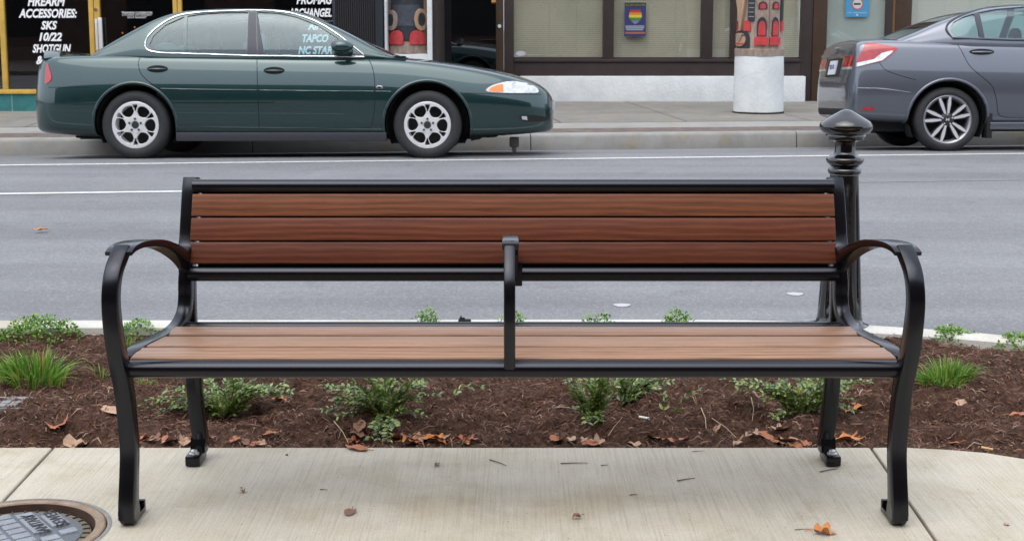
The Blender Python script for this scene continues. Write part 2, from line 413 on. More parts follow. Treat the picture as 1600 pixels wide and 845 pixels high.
# far kerb: rounded concrete with joints between lengths
def far_kerb(u0, u1):
    bm = bmesh.new()
    prof = [(v_kerb, ZG-.1), (v_kerb, ZG+.02), (v_kerb+.015, ZK-.035), (v_kerb+.03, ZK-.008), (v_kerb+.055, ZK), (v_kerb+.17, ZK+.002), (v_kerb+.17, ZG-.1)]
    A = [bm.verts.new(street(u0, v, z)) for v, z in prof]; B = [bm.verts.new(street(u1, v, z)) for v, z in prof]
    for i in range(len(prof)-1): bm.faces.new((A[i], A[i+1], B[i+1], B[i]))
    bm.faces.new(A); bm.faces.new(B[::-1])
    return bm
j0 = U.dot(G(1245, 231, -.21))
bm_all = bmesh.new()
for k in range(-9, 9):
    b1 = far_kerb(j0+k*3.05+.006, j0+(k+1)*3.05-.006); me_ = bm_mesh(b1); bm_all.from_mesh(me_)
tag(mk('kerb', bm_all, M['kerb'], smooth=50), kind='structure')
# far pavement: brick strip, narrow concrete band, then slabs rising to the shopfronts
def strip(name, v0, v1, z0, z1, m, us=(-60, -20, 0, 20, 60)):
    return sheet(name, [[street(u, v0, z0) for u in us], [street(u, v1, z1) for u in us]], m)
strip('brick_paving', v_kerb+.172, v_kerb+.75, ZK-.002, ZK+.006, M['brick'])
strip('paving_band', v_kerb+.75, v_kerb+1.55, ZK+.006, ZK+.012, M['kerb'])
strip('pavement_seam', v_kerb+1.55, v_kerb+1.60, ZK+.002, ZK+.002, M['dark'])
# slabs 
bm = bmesh.new()
v0s = v_kerb+1.60
for k in range(-14, 14):
    u0 = U.dot(G(1058, 183, 0))+k*1.52*1.05; u1 = u0+1.596-.014
    for a, b_ in ((0, 1.55), (1.565, 3.1), (3.115, 9.0)):
        z0 = ZK+.012+a*.008; z1 = ZK+.012+b_*.008
        vs = [street(u0, v0s+a, z0), street(u1, v0s+a, z0), street(u1, v0s+b_, z1), street(u0, v0s+b_, z1)]
        bm.faces.new([bm.verts.new(p) for p in vs])
bm.normal_update()
if bm.faces[:][0].normal.z < 0: bmesh.ops.reverse_faces(bm, faces=bm.faces)
me_ = bpy.data.meshes.new('pavement'); bm.to_mesh(me_); bm.free(); tag(link_mesh('pavement', me_, M['concrete2']), kind='structure')
strip('pavement_base', v0s+.002, v0s+20, ZK-.02, ZK+.02, M['dark'])

# near kerb (curves toward the viewer on the right) and planting bed
ZN = .015
kpx = [(-600, 498), (-200, 498), (0, 498), (300, 497.5), (600, 497), (900, 496.5), (1100, 497), (1200, 498.5), (1300, 502), (1400, 508), (1500, 515), (1600, 524), (1750, 541), (1950, 570), (2300, 640)]
kout = [Vector(q) for q in catmull([tuple(G(a, b, ZN)) for a, b in kpx], 5)]
def offset_line(pts, d):
    out = []
    for i, p in enumerate(pts):
        t = (pts[min(i+1, len(pts)-1)]-pts[max(i-1, 0)]).normalized(); out.append(p+Vector((t.y, -t.x, 0))*d)
    return out
kin = offset_line(kout, .126)
prof = [(-.01, -.25), (0.0, ZN-.03), (.012, ZN-.008), (.03, ZN), (.108, ZN), (.122, ZN-.010), (.126, ZN-.15)]
rows = []
for d, z in prof: rows.append([Vector((p.x, p.y, z)) for p in offset_line(kout, d)])
bm = bmesh.new(); vr = [[bm.verts.new(p) for p in r] for r in rows]
for a, b in zip(vr, vr[1:]):
    for i in range(len(a)-1): bm.faces.new((a[i], a[i+1], b[i+1], b[i]))
tag(mk('kerb', bm, M['kerbnear'], smooth=50), kind='structure')

# near sidewalk slabs
edge_px = [(1358, 697), (1410, 698), (1480, 701.5), (1540, 706.5), (1600, 716)]
edge = [G(a, b) for a, b in edge_px]
edge += [Vector((1.75, 3.36, 0)), Vector((2.2, 3.05, 0)), Vector((3.0, 2.3, 0)), Vector((3.2, 2.06, 0)), Vector((3.6, 1.4, 0)), Vector((4.2, 0, 0)), Vector((4.6, -3, 0))]
yE = G(800, 698.5).y
jl0, jl1 = G(82, 700), G(8.6, 778); jr0, jr1 = G(1360, 697), G(1462, 843)
def ext(a, b, y):  # point on the line a-b at given y
    t = (y-a.y)/(b.y-a.y); return a.lerp(b, t)
gap = .004
def slab(poly, top=0.0):
    me = bm_mesh(prism([(p[0], p[1]) for p in poly], -.12, top, 'Z'))
    return me
yN = 2.05
lb, lt = ext(jl0, jl1, yN), ext(jl0, jl1, yE); rb, rt = ext(jr0, jr1, yN), ext(jr0, jr1, yE)
slabs = [
    [(-9, yN), (lb.x-gap, yN), (lt.x-gap, yE), (-9, yE)],
    [(lb.x+gap, yN), (rb.x-gap, yN), (rt.x-gap, yE), (lt.x+gap, yE)],
    [(rb.x+gap, yN)]+[(p.x, p.y) for p in edge[::-1] if p.y > yN]]
slabs[2][-1] = (rt.x+gap, yE)
mh_r = .210; edge_r = G(160, 830); mh_c = Vector((edge_r.x-mh_r, edge_r.y-.003, 0))
bm = bmesh.new(); lathe(bm, [(mh_r+.004, -.2), (mh_r+.004, .1)], 72, (mh_c.x, mh_c.y, 0)); cutm = bm_mesh(bm)
bm = bmesh.new()
for s_ in slabs:
    me = evalmods(slab(s_), [('BEVEL', dict(width=.004, segments=2, limit_method='ANGLE', angle_limit=R(60))), ('BOOLEAN', dict(operation='DIFFERENCE', cut=cutm.copy()))])
    bm.from_mesh(me)
tag(mk('sidewalk', bm, M['concrete']), kind='structure')
bx('sidewalk_base', -9, 3.1, yN, yE-.02, -.16, -.10, M['dark'])['kind'] = 'structure'
bx('brick_paving', -30, 30, -9.5, yN-.012, -.2, -.004, M['brick'])['kind'] = 'structure'  # unseen dark paving added to cut reflection and bounce onto the bench fronts

# soil bed ------------------------------------------------------
def edge_y(x):
    if x <= rt.x: return yE
    for a, b in zip(edge, edge[1:]):
        if a.x <= x <= b.x: return a.y+(b.y-a.y)*(x-a.x)/(b.x-a.x+1e-9)
    return -3
kx = [p.x for p in kin]; ky = [p.y for p in kin]
def kerb_y(x): return float(np.interp(x, kx, ky))
_rs = np.random.RandomState(3)
def vnoise2(x, y, seed=0):
    xi = np.floor(x).astype(int); yi = np.floor(y).astype(int); xf = x-xi; yf = y-yi
    def h(a, b):
        n = (a*374761393+b*668265263+seed*974711) & 0x7fffffff; n = (n ^ (n >> 13))*1274126177 & 0x7fffffff; return ((n ^ (n >> 16)) & 0xffff)/65535.0
    u = xf*xf*(3-2*xf); v = yf*yf*(3-2*yf)
    return (h(xi, yi)*(1-u)+h(xi+1, yi)*u)*(1-v)+(h(xi, yi+1)*(1-u)+h(xi+1, yi+1)*u)*v
def soil_height(x, y, e, k):
    t = np.clip((y-e)/(k-e), 0, 1)
    base = -.038+.055*np.sin(np.clip(t*1.25, 0, 1)*math.pi*.62)-.036*np.clip((t-.72)/.28, 0, 1)**1.5
    b = (vnoise2(x*2.3, y*3.5)-.5)*.07+(vnoise2(x*7, y*9, 1)-.5)*.05+(vnoise2(x*19, y*23, 2)-.5)*.034+(vnoise2(x*47, y*52, 3)-.5)*.018+(vnoise2(x*110, y*115, 4)-.5)*.009
    fade = np.clip(np.minimum(t, 1-t)*9, .25, 1)
    return base+b*fade
def soil_z(x, y):
    return float(soil_height(np.array(x), np.array(y), edge_y(x), kerb_y(x)))
nx, ny = 760, 190
X0, X1 = -3.2, 3.0
xs = np.linspace(X0, X1, nx); es = np.array([edge_y(a) for a in xs])-.003; ks = np.array([kerb_y(a) for a in xs])+.004
tt = np.linspace(0, 1, ny)
XX = np.repeat(xs[None, :], ny, 0); YY = es[None, :]+(ks-es)[None, :]*tt[:, None]
ZZ = soil_height(XX, YY, es[None, :], ks[None, :])
co = np.stack([XX, YY, ZZ], -1).reshape(-1, 3)
idx = (np.arange(ny-1)[:, None]*nx+np.arange(nx-1)[None, :]).reshape(-1)
fc = np.stack([idx, idx+1, idx+nx+1, idx+nx], -1)
me = bpy.data.meshes.new('soil'); me.from_pydata(co.tolist(), [], fc.tolist())
def soil_mat():
    m, t, b = NM('bark_mulch_soil'); v = objcoord(t)
    n1 = noise(t, mapping(t, v, (1, 1, 1)), 55, 6, .8, .8); n2 = noise(t, v, 6, 4)
    c = ramp(t, n1, [(.28, (.012, .006, .004)), (.5, (.095, .050, .033)), (.66, (.20, .112, .075)), (.8, (.32, .195, .135))])
    c = mixc(t, .5, c, ramp(t, n2, [(.35, (.5, .48, .48)), (.65, (1.05, .95, .92))]), 'MULTIPLY')
    t.links.new(c, b.inputs['Base Color']); b.inputs['Roughness'].default_value = .9; b.inputs['Specular IOR Level'].default_value = .2
    t.links.new(bumpn(t, n1, 1, .012), b.inputs['Normal']); return m
M['soil'] = soil_mat()
tag(link_mesh('soil', me, M['soil'], smooth=180), kind='structure')
# soil continues beyond the detailed patch
sheet('soil', [[Vector((x, yE-.003, -.03)) for x in (-9, X0)], [Vector((x, 5.2, -.03)) for x in (-9, X0)]], M['soil'])
# shredded bark: thousands of slivers, one mass
def slivers(n, seed):
    rs = np.random.RandomState(seed)
    x = rs.uniform(X0+.02, 2.6, n); t = rs.beta(1.0, 1.15, n)
    e = np.array([edge_y(a) for a in x]); k = np.interp(x, kx, ky)
    y = e+(k-e)*(.006+.985*t)
    z = soil_height(x, y, e, k)+rs.uniform(-.002, .007, n)
    L = rs.gamma(2.2, .0085, n)+.006; W = rs.uniform(.0012, .0045, n)
    a = rs.uniform(0, 2*math.pi, n); pit = rs.normal(0, .33, n); bend = rs.normal(0, .25, n)
    d = np.stack([np.cos(a)*np.cos(pit), np.sin(a)*np.cos(pit), np.sin(pit)], -1)
    s = np.stack([-np.sin(a), np.cos(a), rs.normal(0, .5, n)], -1)
    c0 = np.stack([x, y, z], -1)
    mid = c0+s*(bend*L)[:, None]*.5+np.array([0, 0, 1])*(.15*L)[:, None]
    p0 = c0-d*L[:, None]/2; p1 = c0+d*L[:, None]/2; w_ = s*W[:, None]/2
    up = np.array([0, 0, 1])*W[:, None]*.5
    vv = np.stack([p0-w_*.4, p0+w_*.4, mid-w_, mid+w_, mid+up, p1-w_*.3, p1+w_*.3], 1)
    f = np.array([[0, 2, 4, 1], [1, 4, 3, 3], [2, 5, 4, 4], [4, 5, 6, 3]])
    faces = []
    base = np.arange(n)*7
    F = [(0, 2, 4), (0, 4, 1), (1, 4, 3), (2, 5, 4), (4, 5, 6), (4, 6, 3)]
    ff = np.stack([np.stack([base+i for i in q], -1) for q in F], 1).reshape(-1, 3)
    return vv.reshape(-1, 3), ff
vv, ff = slivers(42000, 5)
me = bpy.data.meshes.new('mulch'); me.from_pydata(vv.tolist(), [], ff.tolist())
M['mulch'] = island_mat('shredded_bark', [(0, (.022, .011, .007)), (.35, (.085, .043, .028)), (.7, (.185, .098, .066)), (.93, (.29, .17, .12)), (1, (.42, .30, .22))], .85, spec=.25)
tag(link_mesh('mulch', me, M['mulch']), kind='stuff')

# ------------------------------------------------------------------ bench
BC = .003      # bench centre line
HALF0, KS, YF = .911, .121, 3.04
def half(Y): return HALF0-KS*(Y-YF)
def castp(px, py):
    Y = YF
    for _ in range(40):
        s = (801.5-px)/half(Y); d = FPX/s; dz = (py-YH)*CO/s; Y = (d-dz*SI)/CO
    return (Y, CAM_H-dz)
bench = tag(empty('park_bench', (BC, 3.24, 0)), 'long brown wood and black metal bench with looped arms on the pale concrete', 'bench')
OFS = Vector((0, -3.24, 0))
def bar(name, path, width, thick, side, matl=None, n=7, parent=None, xfun=None, chamf=.22):
    """sweep a chamfered rectangle along a path in the Y-Z plane; width across X, thick in-plane"""
    pts = catmull([(a, b, w_, t_) for (a, b), w_, t_ in zip(path, width, thick)], n)
    bm = bmesh.new(); rings = []
    for i, p in enumerate(pts):
        t = pts[min(i+1, len(pts)-1)][:2]-pts[max(i-1, 0)][:2]; t = t/np.linalg.norm(t); nrm = np.array([-t[1], t[0]])
        Y, Z, wd, th = p; cx = side*half(Y) if xfun is None else xfun(Y)
        w2, t2 = wd/2, th/2; ch = min(w2, t2)*chamf*1.6
        sec = []
        for sx, sy in ((1, 1), (-1, 1), (-1, -1), (1, -1)):
            a0 = {(1,1):0,(-1,1):1,(-1,-1):2,(1,-1):3}[(sx, sy)]*90
            for da in (0, 45, 90):
                aa = R(a0+da); sec.append((sx*(w2-ch)+ch*math.cos(aa), sy*(t2-ch)+ch*math.sin(aa)))
        rings.append([bm.verts.new((cx+a, Y+nrm[0]*b-3.24, Z+nrm[1]*b)) for a, b in sec])
    m_ = len(rings[0])
    for a, b in zip(rings, rings[1:]):
        for k in range(m_): bm.faces.new((a[k], a[(k+1) % m_], b[(k+1) % m_], b[k]))
    bm.faces.new(rings[0][::-1]); bm.faces.new(rings[-1])
    return mk(name, bm, matl or M['black'], parent or bench, smooth=40)
front = [castp(*p) for p in [(200, 803), (200.5, 782), (201.5, 740), (202, 700), (199, 660), (195.5, 622), (191, 592), (182, 550), (176, 510), (173, 474), (174, 445), (178, 422), (186, 400), (191, 389)]]
front[0] = (front[0][0]+.004, .019)
armp = [castp(*p) for p in [(184.5, 396.5), (193, 387.5), (211, 381.2), (238, 380), (258, 385.5), (276, 396), (289, 410), (294, 428)]]
upp = [castp(*p) for p in [(300, 279), (298, 300), (295.5, 340), (293.5, 372), (290, 391), (281, 403)]]
lowp = [castp(*p) for p in [(293, 415), (291, 440), (290.5, 468), (286, 494), (273, 514), (252, 526), (226, 537.5), (210, 549), (201, 563)]]
rearp = [castp(*p) for p in [(296, 425), (297, 500), (302, 560), (303.5, 600), (309, 655), (314, 690)]]
for sd_ in (-1, 1):
    n_ = len(front)
    bar('leg', front, [.038]*n_, [.062, .055, .048, .047, .047, .048, .050, .046, .041, .036, .033, .031, .029, .027], sd_)
    # rounded toe end of the front leg with its anchoring tab
    y0, z0 = front[0]
    bm = bmesh.new(); lathe(bm, [(.0, -.0195), (.024, -.0195), (.0305, -.014), (.0305, .014), (.024, .0195), (0, .0195)], 24, (sd_*half(y0), y0-3.24+.001, .0305), 'X')
    box(bm, sd_*half(y0)-.016, sd_*half(y0)+.016, y0-3.24+.01, y0-3.24+.088, .002, .014, .002)
    box(bm, sd_*half(y0)-.0155, sd_*half(y0)+.0155, y0-3.24+.078, y0-3.24+.09, .002, .03, .002)
    mk('foot', bm, M['black'], bench, smooth=40)
    bar('armrest', armp, [.062, .062, .056, .050, .045, .040, .036, .034], [.010, .014, .016, .019, .024, .033, .042, .044], sd_, n=8)
    bar('back_upright', upp, [.043, .043, .042, .041, .039, .036], [.030, .034, .038, .040, .036, .022], sd_)
    bar('back_upright', [castp(*p) for p in [(295.5, 350), (293, 385), (292.5, 405), (292, 425)]], [.0365]*4, [.03, .046, .056, .05], sd_)
    bar('seat_bracket', lowp, [.034, .036, .036, .036, .0365, .0365, .0365, .036, .034], [.050, .046, .042, .036, .024, .017, .015, .019, .026], sd_)
    re_ = [(a, b) for a, b in rearp]; yt, zt = re_[-1]
    re_.append((3.515, .045))
    bar('leg', re_, [.031, .034, .039, .0395, .0395, .0395, .039], [.034, .034, .036, .036, .038, .042, .05], sd_)
    bm = bmesh.new(); hx = sd_*half(3.49)
    box(bm, hx-.0205, hx+.0205, 3.462-3.24, 3.545-3.24, .002, .030, .006)
    tl = mk('foot', bm, M['black'], bench, smooth=40)
    bm = bmesh.new(); lathe(bm, [(.0, .0), (.014, 0), (.014, .003), (.009, .004), (.009, .010), (.006, .012), (0, .0125)], 12, (hx, 3.484-3.24, .0305))
    mk('bolt', bm, M['bolt'], tl, smooth=40)
def rail(name, Y, Z, r, h_in, flat=1.0):
    bm = bmesh.new(); seg = 28; rings = []
    for x in (-h_in, h_in):
        rings.append([bm.verts.new((x, Y-3.24+r*math.cos(2*math.pi*k/seg), Z+r*flat*math.sin(2*math.pi*k/seg))) for k in range(seg)])
    for k in range(seg): bm.faces.new((rings[0][k], rings[0][(k+1) % seg], rings[1][(k+1) % seg], rings[1][k]))
    bm.faces.new(rings[0][::-1]); bm.faces.new(rings[1])
    # weld beads where the tube meets the casting
    return mk(name, bm, M['black'], bench, smooth=50)
def inner(px_half, py):
    Y = YF
    for _ in range(40):
        s = px_half/(half(Y)-.018); d = FPX/s; dz = (py-YH)*CO/s; Y = (d-dz*SI)/CO
    return Y, CAM_H-dz
Yfr, Zfr = castp(191, 577); Yfr += .004
Ytop, Ztop = inner(496, 291); Ybb, Zbb = inner(503, 427.5); Yrr, Zrr = inner(505, 512)
rail('seat_rail', Yfr, Zfr, .0205, half(Yfr)-.010)
rail('seat_rail', Yrr, Zrr, .016, half(Yrr)-.010)
rail('back_rail', Ytop, Ztop, .0185, half(Ytop)-.012)
rail('back_rail', Ybb, Zbb, .0195, half(Ybb)-.012)
# back slats between the two back rails
def slat(name, y0, z0, y1, z1, th, hfun, matl, bev=.0035):
    """board whose face runs from (y0,z0) bottom to (y1,z1) top edge"""
    t = Vector((0, y1-y0, z1-z0)); L = t.length; t.normalize(); nrm = Vector((0, -t.z, t.y)) if abs(t.z) > abs(t.y) else Vector((0, -t.z, t.y))
    bm = bmesh.new(); cy, cz = (y0+y1)/2, (z0+z1)/2
    ha, hb = hfun(y0), hfun(y1)
    A = [Vector((sx*h_, -L/2 if i == 0 else L/2, q)) for q in (0, -th) for i, h_, sx in ((0, ha, -1), (0, ha, 1), (1, hb, 1), (1, hb, -1))]
    vs = [bm.verts.new(p) for p in A]
    for q in ((0, 1, 2, 3), (7, 6, 5, 4), (0, 4, 5, 1), (1, 5, 6, 2), (2, 6, 7, 3), (3, 7, 4, 0)): bm.faces.new([vs[i] for i in q])
    bmesh.ops.bevel(bm, geom=bm.edges[:], offset=bev, segments=3, profile=.5, affect='EDGES')
    o = mk(name, bm, matl, bench, smooth=40)
    # local frame: X along, Y up the board, Z = outward normal
    zax = Vector((1, 0, 0)).cross(t); m4 = Matrix((Vector((1, 0, 0)), t, zax)).transposed().to_4x4()
    m4.translation = Vector((0, cy-3.24, cz)); o.matrix_local = m4
    return o
def backpt(py, off=0.0):
    # point on the plane through the two back rails seen at row py
    best = None
    for k in range(400):
        f_ = k/399*1.2-.1; Y = Ybb+(Ytop-Ybb)*f_+off; Z = Zbb+(Ztop-Zbb)*f_
        d = Y*CO+(CAM_H-Z)*SI; row = YH+(CAM_H-Z)*FPX/d/CO
        if best is None or abs(row-py) < best[0]: best = (abs(row-py), Y, Z)
    return best[1], best[2]
for a, b in ((338.2, 303), (376, 340.3), (411.8, 378)):
    y0, z0 = backpt(a, -.012); y1, z1 = backpt(b, -.012)
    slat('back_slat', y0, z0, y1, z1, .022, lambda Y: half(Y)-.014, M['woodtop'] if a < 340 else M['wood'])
for ga in (301.5, 339, 376.8, 413.5):  # added black strips behind the slats, blocking light so the gaps stay dark
    y_, z_ = backpt(ga, .014); bx('gap_blackout', -half(y_)+.03, half(y_)-.03, y_-3.24-.002, y_-3.24+.006, z_-.014, z_+.014, M['black'], bench)
# seat slats
def seatpt(py, z):
    p = G(800, py, z); return p.y, z
ztop = Zfr+.022
sl = [(559.0, 542.0, ztop+.002, ztop+.012), (539.6, 525.0, ztop+.011, ztop+.006), (522.6, 509.4, ztop+.005, ztop+.012)]
for a, b, za, zb in sl:
    y0, _ = seatpt(a, za); y1, _ = seatpt(b, zb)
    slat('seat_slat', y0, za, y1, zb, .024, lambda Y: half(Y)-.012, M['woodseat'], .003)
# middle armrest
dzm = .012
mid_front = [(Yfr, Zfr), (front[7][0]+.012, front[7][1]), front[8], front[9], front[10], front[11], (front[12][0], front[12][1]+dzm*.6), (front[13][0], front[13][1]+dzm)]
bar('armrest_post', mid_front, [.0265]*8, [.034, .036, .035, .032, .03, .028, .026, .024], 0, xfun=lambda Y: -.0085)
mid_arm = [(front[13][0]-.018, front[13][1]+dzm-.004)]+[(a, b+dzm) for a, b in armp[1:6]]+[(Ybb-.028, Zbb+.06), (Ybb-.02, Zbb)]
bar('armrest', mid_arm, [.039, .039, .038, .036, .034, .032, .03, .03], [.016, .018, .019, .021, .026, .03, .034, .034], 0, n=8, xfun=lambda Y: -.0065+max(0, Y-3.2)*.02)
bm = bmesh.new(); box(bm, -.0085, .024, Ybb-3.24-.03, Ybb-3.24-.012, Zbb-.028, Zbb+.035, .004)
mk('bracket', bm, M['black'], bench, smooth=40)

# ------------------------------------------------------------------ bollard
bp_ = G(1311, 512, 0); sB = FPX/(bp_.y*CO+CAM_H*SI)
def hz(py): 
    d = bp_.y*CO+.5*SI; return P(1318, py, bp_.y).z
prof = [(0, -.05), (.122, -.05), (.122, .006), (.119, .012), (.104, .018), (.090, .026), (.086, .045)]
prof_shaft = []
zs_ = np.linspace(.06, hz(273), 24)
for z in zs_:
    f_ = (z-.06)/(zs_[-1]-.06); prof_shaft.append((.084-.030*f_, float(z)))
z1 = hz(272)
top = [(.060, z1+.002), (.063, z1+.010), (.062, z1+.019), (.056, z1+.024), (.052, z1+.03), (.060, hz(257)), (.069, hz(253.5)), (.0715, hz(249)), (.066, hz(245.5)), (.052, hz(243)), (.043, hz(241)),
       (.0395, hz(236)), (.0395, hz(222)), (.052, hz(219.5)), (.069, hz(218)), (.069, hz(214.5)), (.076, hz(212)), (.074, hz(209.5)), (.088, hz(207)), (.0975, hz(202.5)), (.1005, hz(198)), (.098, hz(194)), (.09, hz(189.5)), (.06, hz(182)), (.032, hz(175.5)), (.018, hz(172.3)), (.008, hz(171.4)), (0, hz(171.2))]
bol = tag(empty('bollard', (bp_.x, bp_.y, 0)), 'glossy black bollard with pointed cap behind the right end of the bench', 'bollard')
bm = bmesh.new()
bpf = prof+prof_shaft
lathe(bm, bpf, 96, flute=lambda i, a: (.10*max(0, math.cos(8*a))**3 if 8 < i < len(bpf)-3 else 0))
mk('post', bm, M['gloss_black'], bol, smooth=50)
bm = bmesh.new(); lathe(bm, top, 64); mk('cap', bm, M['gloss_black'], bol, smooth=60)
for a in (20, 200):
    bm = bmesh.new(); lathe(bm, [(0, 0), (.014, 0), (.014, .01), (0, .012)], 6, (.105*math.cos(R(a-90)), .105*math.sin(R(a-90)), .03)); mk('bolt', bm, M['bolt'], bol)
# white paper scrap/stone at its foot
bm = bmesh.new(); bmesh.ops.create_icosphere(bm, subdivisions=3, radius=.035)
for v in bm.verts: v.co = Vector((v.co.x*1.1, v.co.y*.8, v.co.z*.55))*(1+.25*math.sin(v.co.x*90+v.co.y*70)*.5)
pg = G(1356, 523, -.01); o = mk('stone', bm, mat('white_stone', (.6, .6, .57), .8, var=.2, scale=20), smooth=60); o.location = (pg.x, pg.y, pg.z); tag(o, 'small whitish stone at the foot of the black bollard', 'stone')

# ------------------------------------------------------------------ manhole
mh = tag(empty('manhole_cover', (mh_c.x, mh_c.y, 0)), 'round grey iron sewer cover in a rusty ring in the concrete', 'manhole cover')
M['rustring'] = mat('rusty_iron_ring', (.20, .135, .09), .85, col2=(.34, .26, .19), scale=20, bump=.4, bscale=80)
M['iron'] = mat('grey_cast_iron', (.25, .265, .29), .45, metal=.25, var=.2, scale=14, bump=.3, bscale=120)
M['sand'] = mat('sandy_iron', (.17, .14, .095), .9, var=.2, scale=18)
bm = bmesh.new(); lathe(bm, [(mh_r-.0235, .0), (mh_r-.021, .003), (mh_r-.003, .003), (mh_r, 0), (mh_r, -.05)], 96)
bm.faces.ensure_lookup_table(); bmesh.ops.delete(bm, geom=[f for f in bm.faces if len(f.verts) > 4], context='FACES_ONLY')
mk('ring', bm, M['rustring'], mh, smooth=40)
bm = bmesh.new(); lathe(bm, [(mh_r-.030, -.05), (mh_r-.0245, -.0005), (mh_r-.0238, -.0005)], 96)
bmesh.ops.delete(bm, geom=[f for f in bm.faces if len(f.verts) > 4], context='FACES_ONLY'); mk('inner_wall', bm, mat('shaded_rust', (.045, .022, .014), .9, var=.3, scale=30), mh, smooth=40)  # rust wall with the shadow of the recess put into its colour
bm = bmesh.new(); lathe(bm, [(mh_r+.0045, .0012), (mh_r+.006, .0022), (mh_r+.011, .0018), (mh_r+.014, .0008)], 96)
bmesh.ops.delete(bm, geom=[f for f in bm.faces if len(f.verts) > 4], context='FACES_ONLY'); mk('mortar', bm, mat('grey_mortar', (.22, .215, .205), .9, var=.15, scale=25, bump=.4, bscale=90), mh, smooth=40)
rl = mh_r-.034
bm = bmesh.new(); lathe(bm, [(0, -.05), (rl, -.05), (rl, -.017), (rl-.004, -.014), (0, -.014)], 96); lid = mk('lid', bm, M['sand'], mh, smooth=40)
bm = bmesh.new(); lathe(bm, [(mh_r-.045, -.06), (mh_r-.045, -.045), (0, -.045)], 48); mk('seat_gap', bm, M['dark'], mh)
bm = bmesh.new(); lathe(bm, [(rl*.89, -.0138), (rl*.89, -.0118), (rl*.885, -.0112), (0, -.0112)], 96); mk('plate', bm, mat('dark_iron_plate', (.13, .14, .155), .5, metal=.2, bump=.3, bscale=150), lid, smooth=40)
rib0 = bx('rim_rib', rl*.90, rl*.99, -.0016, .0016, -.0138, -.0108, mat('dark_slot', (.05, .04, .03), .9), lid)
for k in range(1, 36):
    o = rib0.copy(); C.objects.link(o); o.parent = lid; o.rotation_euler = (0, 0, 2*math.pi*k/36)
# raised blocks in rows rotated as in the photo; two longer blocks carry lettering
rowdir = (G(110, 822)-G(45, 768)); rowdir.z = 0; rowdir.normalize()
angr = math.atan2(rowdir.y, rowdir.x)   # rows run down to the right
ca, sa = math.cos(angr), math.sin(angr)
def lw(u, v): return (u*ca-v*sa, u*sa+v*ca)
bm = bmesh.new(); hb = .0505
def blk(u0, u1, v0, v1, z=.0):
    vs = []
    for z_, ins in ((-.0115, 0), (-.0075, .001), (-.006, .0035)):
        vs.append([bm.verts.new((*lw(u, v), z_)) for u, v in ((u0+ins, v0+ins), (u1-ins, v0+ins), (u1-ins, v1-ins), (u0+ins, v1-ins))])
    for a, b in zip(vs, vs[1:]):
        for k in range(4): bm.faces.new((a[k], a[(k+1) % 4], b[(k+1) % 4], b[k]))
    bm.faces.new(vs[-1])
Lp = G(85, 805); rel = Vector((Lp.x-mh_c.x, Lp.y-mh_c.y)); lu = rel.x*ca+rel.y*sa; lv = -rel.x*sa+rel.y*ca
Lq = G(55, 814); rel2 = Vector((Lq.x-mh_c.x, Lq.y-mh_c.y)); lu2 = rel2.x*ca+rel2.y*sa; lv2 = -rel2.x*sa+rel2.y*ca
pitch = abs(lv-lv2); print('manhole pitch', pitch, lu, lv, lu2, lv2)
rows_n = 9
for r_ in range(-6, 7):
    v = lv+r_*pitch
    if abs(v)+pitch*.42 > rl*.91: continue
    lim = math.sqrt(max(0, (rl*.91)**2-(abs(v)+pitch*.42)**2))
    sgn = 1
    isA = (r_ == 0); isB = abs((lv+r_*pitch)-lv2) < pitch*.5
    lens = []
    u = -lim; stepu = .036; off = (r_ % 2)*.018
    spans = []
    k = -8
    while k < 9:
        a = k*stepu+off; b = a+stepu-.007; k += 1
        if a < -lim or b > lim: continue
        spans.append((a, b))
    cu = lu if isA else (lu2 if isB else None); wl = .052 if isA else .060
    for a, b in spans:
        if cu is not None and b > cu-wl and a < cu+wl: continue
        blk(a, b, v-pitch/2+.0035, v+pitch/2-.0035)
    if cu is not None: blk(max(-lim, cu-wl+.004), min(lim, cu+wl-.004), v-pitch/2+.003, v+pitch/2-.003)
mk('raised_block', bm, M['iron'], lid)
for s_, (uu, vv_) in (('SEWER', (lu, lv)), ('SANITARY', (lu2, lv2))):
    me = text_mesh(s_, pitch*.80, .0008, 0, .0004, sx=.92 if s_ == 'SEWER' else .78)
    o = link_mesh('lettering', me, mat('dark_iron_letters', (.03, .032, .036), .6), lid)
    x_, y_ = lw(uu, vv_)
    o.rotation_euler = (0, 0, angr+math.pi); up_ = Vector((math.sin(angr), -math.cos(angr)))*(-1)
    o.location = (x_-up_.x*(-pitch*.32), y_-up_.y*(-pitch*.27), -.0054)

